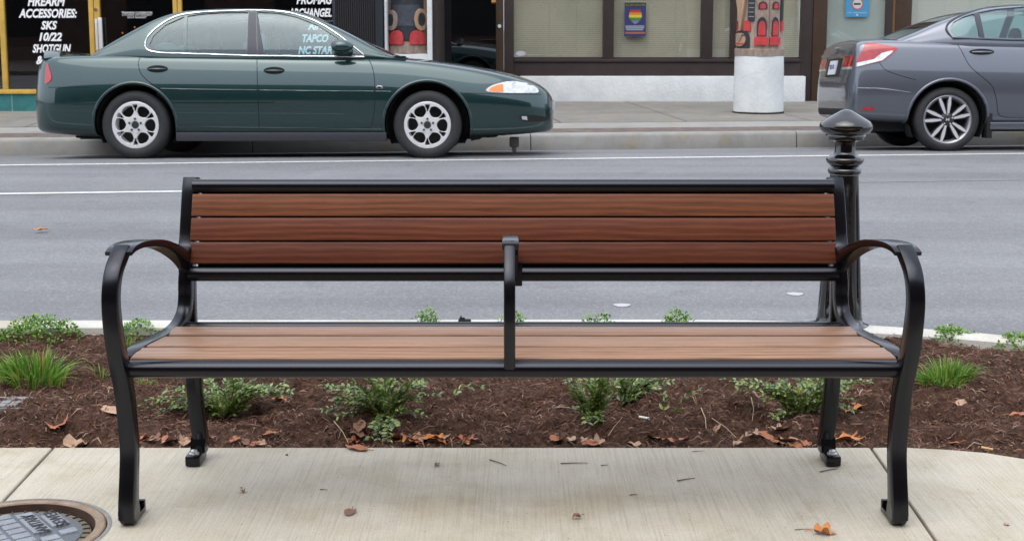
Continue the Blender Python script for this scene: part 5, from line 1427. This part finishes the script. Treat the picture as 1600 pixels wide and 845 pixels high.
# second pole, set against the white-edged post left of the brown door
cy2 = YA+.42; r_2 = .27; X2_ = lambda px: P(px, 60, cy2-r_2*.7).x; Z2_ = lambda q: P(800, q, cy2-r_2).z
cx2 = X2_(636); z2 = Z2_(84)
p2 = tag(empty('pillar', (cx2, cy2, 0)), 'white painted niche and plinth behind the dark green car', 'pillar')
def pbx(name, x0, x1, y0, y1, z0, z1, m, bev=.006): o = bx(name, x0-cx2, x1-cx2, y0-cy2, y1-cy2, z0, z1, m, p2, bev); return o
pbx('plinth', cx2-.31, cx2+.30, cy2-.30, cy2+.32, -.1, z2-.005, M['whitewall'], .02)
xl_, xr_ = P(601, 60, YA).x, P(675, 60, YA).x
pbx('side_board', xl_-.0, xl_+.03, YA-.01, YA+.8, -.08, 2.8, M['whitewall']); pbx('side_board', xr_-.065, xr_, YA-.01, YA+.8, -.08, 2.8, M['whitewall'])
pbx('back_board', xl_+.031, xr_-.066, YA+.74, YA+.8, -.08, 2.8, M['totemblack'])
g2 = [('torso', 612, 661, -60, 64, tK, 'rect', .014), ('torso_band', 616, 656, 8, 41, mat('slate_paint_on_wood', (.05, .06, .08), .6, var=.3, scale=12), 'rect', .020),
      ('hand', 605.5, 624, 16, 48, M['carved'], 'oval', .045), ('palm', 610.5, 618.5, 22, 41, tK, 'oval', .05), ('hand', 647, 664.5, 14, 48, tT, 'oval', .045), ('palm', 651.5, 660.5, 20, 41, tK, 'oval', .05),
      ('knee', 613, 631.5, 48, 70, tR, 'arch', .05), ('knee', 640.5, 660, 48, 70, tR, 'arch', .05), ('apron', 611, 664, 70, 85, M['carved'], 'foot', .03), ('flank', 601.5, 612, -60, 70, M['carved'], 'rect', .01), ('flank', 660, 669, -60, 70, tT, 'rect', .01)]
totem(cx2, cy2, r_2*1.03, z2, X2_, Z2_, 'carved dark pole with red knees and ring-shaped hands beside the brown door', g2)
# side return wall between the two fronts
bx('side_wall', xr_+.003, xr_+.06, YA+.1, YB-.06, -.05, 2.7, M['brown'], shopB)

# ------------------------------------------------------------------ the viewer's side of the street (seen only in reflections)
bk = tag(empty('building', (0, -9, 0)), 'long brown brick building across the pavement behind the viewer', 'building')
M['brickwall'] = mat('brown_brick_wall', (.10, .055, .042), .85, var=.2, scale=2.5)
bx('wall', -30, 30, -.5, 0, -.2, 9.6, M['brickwall'], bk)
bx('cornice', -30, 30, 0, .25, 9.2, 9.5, mat('grey_cornice', (.3, .29, .27), .8), bk)
for k in range(12): bx('window', -28+k*5, -25.4+k*5, .003, .05, .8, 3.4, M['shopdark'], bk)

# ------------------------------------------------------------------ plants
def island_leaf_mesh(name, leaves, m, parent=None):
    """leaves: list of (pos, dir, up, length, width, fold)"""
    n = len(leaves); Pp = np.array([l[0] for l in leaves]); D = np.array([l[1] for l in leaves]); Uu = np.array([l[2] for l in leaves])
    L = np.array([l[3] for l in leaves])[:, None]; W = np.array([l[4] for l in leaves])[:, None]
    D /= np.linalg.norm(D, axis=1)[:, None]+1e-9
    S = np.cross(D, Uu); S /= np.linalg.norm(S, axis=1)[:, None]+1e-9; N_ = np.cross(S, D)
    f = np.array([l[5] for l in leaves])[:, None]
    v = [Pp, Pp+D*L*.30+S*W*.42+N_*W*f, Pp+D*L*.30-S*W*.42+N_*W*f, Pp+D*L*.34, Pp+D*L*.68+S*W*.40+N_*(W*f-L*.05), Pp+D*L*.68-S*W*.40+N_*(W*f-L*.05), Pp+D*L*.70-N_*L*.05, Pp+D*L-N_*L*.16]
    vv = np.stack(v, 1).reshape(-1, 3); base = np.arange(n)*8
    F4 = [(1, 0, 3, 3), (1, 3, 6, 4), (0, 2, 3, 3), (3, 2, 5, 6)]
    tri = [(0, 3, 1), (0, 2, 3), (1, 3, 4), (3, 6, 4), (2, 5, 3), (3, 5, 6), (4, 6, 7), (6, 5, 7)]
    ff = np.stack([np.stack([base+i for i in q], -1) for q in tri], 1).reshape(-1, 3)
    me = bpy.data.meshes.new(name); me.from_pydata(vv.tolist(), [], ff.tolist())
    return link_mesh(name, me, m, parent)
def leafmat(name, stops, rough=.38, trans=.25, spec=.5):
    m, t, b = NM(name); g = t.nodes.new('ShaderNodeNewGeometry')
    c = ramp(t, g.outputs['Random Per Island'], stops); t.links.new(c, b.inputs['Base Color']); b.inputs['Roughness'].default_value = rough; b.inputs['Specular IOR Level'].default_value = spec
    tr = t.nodes.new('ShaderNodeBsdfTranslucent'); t.links.new(c, tr.inputs[0]); mx = t.nodes.new('ShaderNodeMixShader'); mx.inputs[0].default_value = trans
    out = t.nodes['Material Output']; t.links.new(b.outputs[0], mx.inputs[1]); t.links.new(tr.outputs[0], mx.inputs[2]); t.links.new(mx.outputs[0], out.inputs[0])
    return m
M['shrubleaf'] = leafmat('shrub_leaves', [(0, (.045, .10, .018)), (.4, (.11, .20, .035)), (.75, (.21, .32, .06)), (.93, (.34, .42, .12)), (1, (.46, .46, .22))], .24, .25, .8)
M['bladeleaf'] = leafmat('grass_blades', [(0, (.06, .15, .02)), (.5, (.14, .31, .04)), (.85, (.30, .46, .08)), (.95, (.45, .42, .12)), (1, (.60, .26, .10))], .45, .35)
M['sedum'] = leafmat('groundcover_leaves', [(0, (.05, .13, .015)), (.5, (.13, .29, .03)), (.9, (.25, .43, .06)), (.985, (.36, .50, .14)), (1, (.75, .75, .72))], .5, .2)
M['stem'] = mat('brown_stem', (.09, .06, .035), .8)
def ground_at(px, py):
    z = 0.0
    for _ in range(12):
        g = G(px, py, z); z = soil_z(g.x, g.y)
    return Vector((g.x, g.y, z))
def shrub(label, base_px, sprays, seed, leaf=.021, fill=30, spread=.10, height=.12):
    """sprays: list of end points given as photo column/row with a height above soil; arching stems with paired leaves"""
    r = random.Random(seed); b = ground_at(*base_px)
    root = tag(empty('shrub', b), label, 'shrub', 'young shrubs in the mulch bed')
    lv = []; bm = bmesh.new()
    ends = []
    for (px, py, dy) in sprays:
        q = P(px, py, b.y+dy); q.z = max(q.z, soil_z(q.x, max(q.y, edge_y(q.x)+.01))+.012); ends.append(q-b)
        if fill:
            for _ in range(2): ends.append((q-b)*r.uniform(.55, 1.0)+Vector((r.uniform(-.035, .035), r.uniform(-.04, .04), r.uniform(-.005, .03))))
    for k in range(fill):
        a = r.uniform(0, 2*math.pi); d = spread*r.uniform(.35, 1.1); ends.append(Vector((d*math.cos(a)*1.25, d*math.sin(a)*.8, height*r.uniform(.35, 1.1))))
    for i, e in enumerate(ends):
        e = Vector(e); L = e.length; o0 = Vector((r.uniform(-.02, .02), r.uniform(-.02, .02), -.01))
        mid = e*.5+Vector((0, 0, L*.16))+Vector((r.uniform(-.02, .02), r.uniform(-.015, .015), 0))
        pts = [Vector(p) for p in catmull([tuple(o0), tuple(o0*.5+mid*.55), tuple(mid), tuple(e)], 8)]
        tube(bm, pts[::3]+[pts[-1]], .0013, 4)
        tot = 0; acc = 0; step = leaf*.50
        for a_, b_ in zip(pts, pts[1:]):
            seg = (b_-a_).length; tdir = (b_-a_).normalized(); acc += seg
            while acc > step:
                acc -= step; tot += step
                if tot < L*.18: continue
                side = tdir.cross(Vector((0, 0, 1))); side = side.normalized() if side.length > .01 else Vector((1, 0, 0))
                side = Matrix.Rotation(r.uniform(-.6, .6), 3, tdir) @ side; up = side.cross(tdir)
                for sgn in (-1, 1):
                    if r.random() < .12: continue
                    dr = tdir*r.uniform(.45, .8)+side*sgn*r.uniform(.7, 1.0)+Vector((0, 0, r.uniform(.0, .35)))
                    ll = leaf*r.uniform(.65, 1.15); lv.append((tuple(b_), tuple(dr), tuple(up+Vector((r.uniform(-.3, .3),)*3)), ll, ll*.46, .12))
    island_leaf_mesh('foliage', lv, M['shrubleaf'], root); mk('stem', bm, M['stem'], root)
    return root
shrub('bushy green shrub behind the rear left bench leg with long shoots', (352, 655), [(222, 640, .0), (238, 632, -.05), (262, 610, .05), (275, 604, 0), (300, 603, .05), (430, 606, .0), (452, 618, .0), (446, 600, .05), (415, 600, .1), (330, 600, .08), (250, 648, -.05), (370, 596, .05), (395, 600, 0)], 1, fill=16, spread=.14, height=.15)
shrub('bushy green shrub between the bench middle and its left end', (603, 668), [(500, 602, .02), (505, 640, 0), (520, 625, 0), (535, 603, .05), (553, 598, .05), (590, 590, .05), (620, 588, 0), (655, 592, .03), (668, 625, 0), (665, 650, -.03), (640, 598, .05), (590, 690, -.15), (604, 692, -.17), (575, 688, -.14), (540, 655, 0), (575, 592, 0)], 2, fill=18, spread=.13, height=.16)
shrub('single low shoot with pale paired leaves right of the middle shrub', (700, 625), [(752, 604, .0)], 3, fill=0, leaf=.024)
shrub('upright green shrub just right of the middle armrest', (928, 655), [(893, 595, .02), (897, 612, 0), (910, 592, .02), (930, 590, .03), (950, 604, 0), (960, 625, 0), (900, 640, 0), (926, 674, -.08), (932, 676, -.08), (943, 592, 0)], 4, fill=14, spread=.08, height=.18)
shrub('light green shrub with two arching shoots right of the upright shrub', (978, 640), [(1040, 592, .02), (1035, 600, 0), (1020, 596, .05), (1000, 592, .02), (985, 596, .05), (1012, 640, 0), (975, 610, 0)], 5, fill=9, spread=.08, height=.12, leaf=.021)
shrub('lone leafy shoot leaning right in the bare mulch', (1040, 650), [(1100, 607, .0), (1020, 600, .1)], 6, fill=0, leaf=.024)
shrub('sprawling shrub with orange leaves in it by the rear right bench leg', (1252, 650), [(1130, 593, .03), (1150, 598, 0), (1165, 602, .05), (1185, 596, .05), (1200, 610, 0), (1215, 605, 0), (1225, 592, .05), (1270, 592, .05), (1300, 596, 0), (1345, 594, .08), (1360, 596, .08), (1330, 625, 0), (1335, 640, 0), (1210, 650, -.03), (1285, 598, 0)], 7, fill=12, spread=.12, height=.15, leaf=.021)
def blades(label, base_px, wd, dp, n, L, seed, cat='grass clump', name='grass_clump', m=None, group='grass clumps in the mulch bed', bw=.0032):
    r = random.Random(seed); b = ground_at(*base_px); root_pts = []; vs = []; fs = []
    for k in range(n):
        a = r.uniform(0, 2*math.pi); q = math.sqrt(r.random()); x = wd*.42*q*math.cos(a); y_ = dp*.42*q*math.sin(a)
        ll = L*r.uniform(.55, 1.15); out = Vector((math.cos(a)*q+r.uniform(-.35, .35), math.sin(a)*q+r.uniform(-.35, .35), 0)); lean = r.uniform(.3, 1.0)*(.5+q*.75)
        w_ = bw*r.uniform(.7, 1.3); side = Vector((r.uniform(-1, 1), r.uniform(-1, 1), 0)).normalized(); base = len(vs)
        z0 = soil_z(b.x+x, b.y+y_)-b.z-.004
        for j in range(5):
            t = j/4; c_ = Vector((x, y_, z0))+out*(lean*ll*t*t*.9)+Vector((0, 0, ll*(t-.55*lean*t*t))); ww = w_*(1-t**2*.92)
            vs += [tuple(c_-side*ww/2), tuple(c_+side*ww/2)]
        for j in range(4): fs.append((base+2*j, base+2*j+1, base+2*j+3, base+2*j+2))
    me = bpy.data.meshes.new(name); me.from_pydata(vs, [], fs); o = link_mesh(name, me, m or M['bladeleaf']); o.location = b
    return tag(o, label, cat, group)
blades('big grass clump at the left edge of the photo beside the grey slab', (52, 603), .25, .20, 480, .115, 11, bw=.0055)
blades('grass clump just right of the bench with a brown leaf caught in it', (1478, 590), .20, .15, 360, .088, 12, bw=.0055)
blades('small grass tuft just left of the front left bench leg', (158, 588), .06, .05, 26, .06, 13, 'grass tuft', 'grass_tuft', group='small grass tufts')
blades('small grass tuft under the left end of the seat rail', (228, 603), .07, .05, 40, .035, 14, 'grass tuft', 'grass_tuft', group='small grass tufts')
blades('small grass tuft seen through the left arm loop', (196, 541), .07, .05, 40, .07, 15, 'grass tuft', 'grass_tuft', group='small grass tufts')
def cover(label, px, py, wd, dp, h, n, seed, y_fix=None):
    r = random.Random(seed); b = ground_at(px, py) if y_fix is None else y_fix; lv = []
    for k in range(n):
        a = r.uniform(0, 2*math.pi); q = math.sqrt(r.random()); x = wd/2*q*math.cos(a)*(1+.25*math.sin(3*a+seed)); y_ = dp/2*q*math.sin(a)
        z = h*(1-q*q)*r.uniform(.5, 1.1)+soil_z(b.x+x, min(b.y+y_, kerb_y(b.x+x)-.01))-b.z+.004
        d = (x*.6+r.uniform(-.5, .5)*wd, y_*.6+r.uniform(-.5, .5)*wd, r.uniform(.0, .8)*wd); ll = r.uniform(.008, .016)
        lv.append(((x, y_, z), d, (r.uniform(-.4, .4), r.uniform(-.4, .4), 1), ll, ll*.62, .1))
    o = island_leaf_mesh('groundcover_plant', lv, M['sedum']); o.location = b
    return tag(o, label, 'ground cover', 'low groundcover plants along the kerb')
cover('large groundcover patch with tiny white flowers at the far left', 62, 530, .28, .26, .07, 1500, 21)
bF = ground_at(62, 530); lv = []
r2 = random.Random(5)
cover('groundcover patch seen through the left arm loop of the bench', 218, 524, .17, .20, .05, 700, 22)
kz = kerb_y(0)
def behind(px, py, dy=.13):   # plant standing in the soil just inside the kerb, top seen over the seat
    x = P(px, py, kz-dy).x; return Vector((x, kz-dy, soil_z(x, kz-dy)))
for (px, wd, h, sd_, lab) in ((667, .15, .085, 23, 'tallest kerb-side plant peeping over the seat left of the middle armrest'), (800, .15, .075, 24, 'kerb-side plant directly behind the middle armrest'), (936, .17, .065, 25, 'kerb-side plant over the seat, first right of the middle armrest'), (1060, .14, .068, 26, 'kerb-side plant over the seat, second right of the middle armrest')):
    cover(lab, 0, 0, wd, .13, h+.035, 620, sd_, behind(px, 500))
cover('bright groundcover patch by the kerb just right of the bench', 1487, 532, .20, .17, .05, 900, 27)
cover('groundcover patch cut off by the right edge of the photo', 1592, 542, .20, .17, .05, 800, 28)

# ------------------------------------------------------------------ fallen leaves, twigs and litter
M['dry'] = []
for i, (a, b_) in enumerate([((.30, .095, .04), (.44, .17, .08)), ((.34, .19, .12), (.50, .33, .22)), ((.42, .13, .03), (.60, .26, .08)), ((.16, .075, .045), (.26, .13, .08)), ((.55, .40, .20), (.68, .55, .32))]):
    M['dry'].append(mat('dry_leaf_%s' % ('russet', 'tan', 'orange', 'brown', 'yellow')[i], a, .7, col2=b_, scale=45, bump=.4, bscale=120))
def leaf_obj(px, py, size, kind, seed, label, group=None, lift=.004, lobes=0, rot=None, curl=None):
    r = random.Random(seed); bm = bmesh.new(); n = 20
    asp = r.uniform(.45, .75); cu = curl if curl is not None else r.uniform(.25, .9); ph = r.uniform(0, 6.28)
    rad = []
    for k in range(n):
        a = 2*math.pi*k/n; q = 1.0
        if lobes: q = .62+.38*abs(math.cos(a*lobes/2))
        q *= 1+r.uniform(-.09, .09); rad.append((a, q))
    rings = []
    for f_ in (0.0, .35, .7, 1.0):
        ring = []
        for a, q in rad:
            x = math.cos(a)*q*f_; y = math.sin(a)*q*f_*(asp if not lobes else .9)
            if not lobes: x *= 1.0+.25*max(0, math.cos(a))**6
            z = cu*(.55*y*y*1.6+.35*x*x*math.sin(ph)+.12*math.sin(3*x+ph)+.10*math.sin(5*a+ph)*f_*f_)
            ring.append((x*size/2, y*size/2, z*size/2))
        rings.append(ring)
    c_ = bm.verts.new((0, 0, 0)); vr = [[bm.verts.new(p) for p in ring] for ring in rings[1:]]
    for k in range(n): bm.faces.new((c_, vr[0][k], vr[0][(k+1) % n]))
    for A, B in zip(vr, vr[1:]):
        for k in range(n): bm.faces.new((A[k], B[k], B[(k+1) % n], A[(k+1) % n]))
    tube(bm, [(-size*.45, 0, cu*size*.05), (-size*.62, .002, .004), (-size*.78, -.003, .002)], .0011, 4)
    o = mk('leaf', bm, M['dry'][kind], smooth=60)
    zmin = min(v.co.z for v in o.data.vertices)
    gnd = G(px, py, 0); onsoil = gnd.y > edge_y(gnd.x)+.005
    p = ground_at(px, py) if onsoil else gnd
    o.location = (p.x, p.y, p.z+(lift if onsoil else .0015)-zmin*(1 if not onsoil else .6)); o.rotation_euler = (r.uniform(-.25, .35) if onsoil else 0, r.uniform(-.3, .3) if onsoil else 0, rot if rot is not None else r.uniform(0, 6.28))
    return tag(o, label, 'leaf', group or 'fallen leaves')
# leaves one can point to
L_ = [(560, 702, .062, 0, 101, 'folded russet leaf lying over the concrete edge below the middle shrub', 0, .5), (683, 727, .026, 3, 102, 'small dark curled leaf on the concrete left of the bench middle', 0, 1.3), (547, 801, .040, 3, 103, 'narrow brown leaf alone on the concrete, lower left of the middle', 0, .5),
      (902, 811, .022, 3, 104, 'small brown curled leaf with a pale smear, lower middle of the concrete', 0, 1.3), (1287, 833, .056, 2, 105, 'crumpled orange leaf on the concrete at the bottom edge', 5, 1.0), (379, 769, .020, 3, 106, 'tiny dark clod-like leaf on the concrete under the left of the seat', 0, 1.4),
      (1494, 681, .050, 4, 107, 'yellow tan leaf standing in the mulch right of the bench', 0, .9), (1490, 694, .045, 0, 108, 'russet leaf just below the yellow one right of the bench', 0, .6), (1546, 613, .070, 1, 109, 'long tan leaf lying in the mulch at the right', 0, .3), (1503, 618, .045, 1, 110, 'pale leaf with a long stalk left of the long tan leaf', 0, .5),
      (1478, 583, .048, 0, 111, 'brown leaf caught in the right grass clump', 0, .5), (92, 690, .085, 0, 112, 'large upright russet leaf at the concrete edge on the far left', 3, 1.0), (120, 693, .085, 1, 113, 'pale brown leaf beside the russet one on the far left edge', 3, .9), (172, 645, .065, 1, 114, 'flat tan leaf in the mulch just left of the bench leg', 0, .3),
      (1115, 650, .052, 1, 115, 'torn tan leaf on the mulch at the centre right', 5, .6), (1180, 618, .030, 4, 116, 'small pale triangular leaf on the mulch', 0, .4), (1205, 640, .060, 0, 117, 'rosy brown leaf left of the shrub by the rear right leg', 0, .6), (1222, 676, .070, 1, 118, 'broad pinkish leaf in the mulch near the rear right leg', 5, .6),
      (1250, 620, .050, 2, 119, 'orange leaf on top of the shrub by the rear right leg', 3, .7), (1262, 632, .048, 2, 120, 'second orange leaf lower in the shrub by the rear right leg', 0, .7), (1590, 655, .055, 0, 121, 'brown leaf at the right edge of the photo', 0, .6), (915, 646, .034, 2, 122, 'bright orange leaf at the foot of the upright shrub', 0, .4),
      (1275, 660, .060, 0, 123, 'russet leaf tucked against the rear right bench leg', 0, .5), (1335, 640, .055, 2, 124, 'orange curled leaf right of the rear right bench leg', 0, .8), (438, 608, .060, 0, 125, 'brown leaf leaning on the left shrub', 3, .9), (252, 588, .05, 1, 126, 'pale curled leaf in the mulch left of the left shrub', 0, .4),
      (100, 577, .045, 4, 127, 'straw coloured leaf beside the big left grass clump', 0, .3), (65, 362, .0, 0, 0, '', 0, 0)]
for (px, py, sz, kd, sd_, lab, lb, cu) in L_:
    if sz: leaf_obj(px, py, sz, kd, sd_, lab, lobes=lb, curl=cu)
def road_leaf(px, py, sz, label):
    o = leaf_obj(700, 760, sz, 2, int(px), label, curl=.8); g = G(px, py, ZR); o.location = (g.x, g.y, ZR+.01); return o
road_leaf(65, 362, .075, 'orange leaf alone on the road at the far left')
# the drift of leaves along the concrete edge
r3 = random.Random(77)
ORD = ['first', 'second', 'third', 'fourth', 'fifth', 'sixth', 'seventh', 'eighth', 'ninth', 'tenth', 'eleventh', 'twelfth', 'thirteenth', 'fourteenth', 'fifteenth', 'sixteenth']
def drift(x0, x1, n, y0, y1, kinds, label, smin=.026, smax=.052):
    for k in range(n):
        px = x0+(x1-x0)*(k+r3.uniform(.1, .9))/n; kd = r3.choice(kinds)
        leaf_obj(px, r3.uniform(y0, y1), r3.uniform(smin, smax), kd, r3.randint(1, 99999), '%s %s leaf, %s from the left %s' % (('curled', 'crumpled', 'folded')[k % 3], ('russet', 'tan', 'orange', 'brown', 'yellow')[kd], ORD[k], label), 'leaves drifted along the concrete edge', lobes=r3.choice((0, 0, 3, 5)), curl=r3.uniform(.4, 1.1), lift=.008)
drift(215, 330, 9, 689, 697, (0, 1, 0, 3), 'in the drift around the rear left leg')
drift(365, 428, 5, 689, 697, (1, 0, 3), 'in the drift below the left shrub')
drift(545, 575, 4, 686, 694, (0, 2, 3), 'in the pile left of the long drift', .04, .07)
drift(610, 750, 15, 686, 697, (2, 0, 1, 0, 2), 'in the long drift')
drift(868, 945, 5, 690, 697, (1, 3, 0), 'at the edge below the upright shrub', .035, .06)
drift(965, 1085, 4, 692, 697, (1, 0), 'among sparse ones centre right', .025, .05)
drift(1150, 1265, 9, 688, 697, (1, 0, 1), 'in the drift near the rear right leg')
drift(1310, 1345, 3, 688, 694, (2, 0), 'between the two right bench legs', .04, .07)
# twigs
M['twig'] = mat('dry_twig', (.16, .11, .07), .8)
def twig(x0, y0, x1, y1, r_, label, m=None, name='twig'):
    a, b = G(x0, y0, 0), G(x1, y1, 0); on = a.y > edge_y(a.x)
    if on: a, b = ground_at(x0, y0), ground_at(x1, y1)
    a.z += r_+(.012 if on else .001); b.z += r_+(.012 if on else .001); mid = (a+b)/2; bm = bmesh.new(); d = b-a; nrm = Vector((-d.y, d.x, 0))*.04
    tube(bm, [Vector((0, 0, 0))+a-mid, nrm, b-mid], [r_, r_*.8, r_*.5], 6); o = mk(name, bm, m or M['twig'], smooth=60); o.location = mid
    return tag(o, label, name.split('_')[0] if m is None else 'straw', 'twigs and stalks lying about')
for q in [(765, 719, 791, 728, .0016, 'thin bent twig on the concrete right of the middle armrest'), (876, 725, 919, 724, .0015, 'long straight twig on the concrete right of the bench middle'), (939, 728, 950, 727, .0014, 'very short twig on the concrete right of the long straight one'),
          (1058, 752, 1086, 748, .0018, 'straight twig on the concrete at centre right'), (1281, 738, 1309, 733, .0018, 'twig on the concrete beside the rear right bench foot'), (1082, 706, 1100, 705, .0010, 'faint pine needle near the concrete edge'), (1242, 828, 1270, 827, .0010, 'stalk of a leaf at the bottom edge of the photo'),
          (500, 765, 512, 766, .0012, 'short twig on the concrete below the left shrub'), (984, 774, 996, 773, .0014, 'short dark twig in the middle of the concrete right half')]: twig(*q)
M['straw'] = mat('pale_straw', (.50, .38, .24), .7)
for q in [(522, 676, 545, 700, .0014, 'pale stalk crossing from the mulch to the concrete edge'), (1095, 660, 1103, 686, .0016, 'pale bent straw in the mulch at centre right'), (1112, 668, 1150, 690, .0012, 'long thin straw running to the concrete edge'), (950, 690, 972, 678, .0010, 'thin pale straw in the mulch right of the upright shrub'), (1173, 645, 1175, 664, .0013, 'pale straw standing left of the rosy leaf')]:
    twig(*q, m=M['straw'], name='straw')
def butt(px, py, dx, label, c1, c2):
    p = ground_at(px, py); root = tag(empty('cigarette_butt', (p.x, p.y, p.z+.012), (0, .1, dx)), label, 'cigarette butt', 'cigarette butts in the mulch')
    bm = bmesh.new(); tube(bm, [(-.014, 0, 0), (.008, 0, 0)], .0042, 12); mk('paper', bm, c1, root, smooth=50)
    bm = bmesh.new(); tube(bm, [(.0082, 0, 0), (.018, 0, 0)], .0042, 12); mk('filter', bm, c2, root, smooth=50)
wp = mat('white_paper', (.75, .74, .70), .8); op = mat('ochre_paper', (.60, .38, .16), .8)
butt(1005, 681, -.3, 'white cigarette butt in the mulch near the concrete edge', wp, wp)
butt(1541, 704, -.35, 'orange-tipped cigarette butt at the curved concrete edge', op, op)
# pebble on the concrete
for px, py, s_, lab in ((1573, 820, .006, 'pinkish pebble on the concrete at the lower right'), (448, 711, .0035, 'tiny dark pebble on the concrete below the left shrub')):
    bm = bmesh.new(); bmesh.ops.create_icosphere(bm, subdivisions=2, radius=s_)
    for v in bm.verts: v.co *= 1+.25*math.sin(v.co.x*900+v.co.y*500); v.co.z *= .7
    o = mk('pebble', bm, mat('pebble_stone', (.45, .33, .30) if s_ > .004 else (.12, .10, .08), .8), smooth=60); g = G(px, py, 0); o.location = (g.x, g.y, s_*.6); tag(o, lab, 'pebble')
# small dark scrap on the kerb, seen over the seat
bm = bmesh.new(); box(bm, -.03, .02, -.01, .01, 0, .010, .003); box(bm, -.026, -.004, -.006, .006, .009, .017, .003); box(bm, -.022, -.016, -.004, .004, .016, .024, .002); g = G(728, 500.5, .02)
o = mk('scrap', bm, M['dark'], smooth=40); o.location = (g.x, g.y, ZN); tag(o, 'small black scrap on the kerb left of the middle armrest', 'scrap')
# white spots on the road: flattened gum
for px, py, lab in ((972, 471, 'pale flattened spot on the road right of the middle armrest'), (1243, 454, 'pale oval spot on the road near the bollard')):
    bm = bmesh.new(); bmesh.ops.create_circle(bm, cap_ends=True, segments=20, radius=.035)
    for v in bm.verts: v.co.x *= 1.1+.2*math.sin(v.co.y*90)
    ex = bmesh.ops.extrude_face_region(bm, geom=bm.faces[:]); bmesh.ops.translate(bm, vec=(0, 0, .003), verts=[v for v in ex['geom'] if isinstance(v, bmesh.types.BMVert)])
    g = G(px, py, ZR); o = mk('gum_spot', bm, mat('old_gum', (.42, .42, .42), .8)); vg = V.dot(g); zr = ZR-.03*max(0, (v_line-1-vg)/(v_line-1-4.2)); o.location = (g.x, g.y, zr+.001); tag(o, lab, 'gum spot')
# grey ribbed slab (utility lid) in the mulch at the far left
a = ground_at(-6, 645); ut = tag(empty('utility_lid', (a.x, a.y, .0)), 'grey grooved slab sunk in the mulch at the left edge of the photo', 'utility lid')
c0, c1 = G(48, 647, 0), G(60, 628, 0)
bm = bmesh.new(); x0, x1 = -.25, c1.x-a.x-.01; y0, y1 = c0.y-a.y, c1.y-a.y
zz = max(soil_z(a.x+x_, a.y+y_) for x_ in (x0*.5, 0, x1) for y_ in (y0, y1))+.004
box(bm, x0, x1, y0, y1, zz-.03, zz, .004); mk('slab', bm, mat('grey_grooved_concrete', (.17, .165, .16), .85, var=.25, scale=12, bump=.4, bscale=70), ut, smooth=40)
bm = bmesh.new(); n = 9
for k in range(n):
    for j in range(3):
        xa = x0+.012+(x1-x0-.024)*k/n; ya = y0+.01+(y1-y0-.02)*j/3
        box(bm, xa, xa+(x1-x0-.024)/n-.005, ya, ya+(y1-y0-.02)/3-.005, zz+.0005, zz+.004, .0012)
mk('grid', bm, mat('grey_lid_block', (.20, .195, .19), .8, var=.25, scale=15), ut, smooth=40)
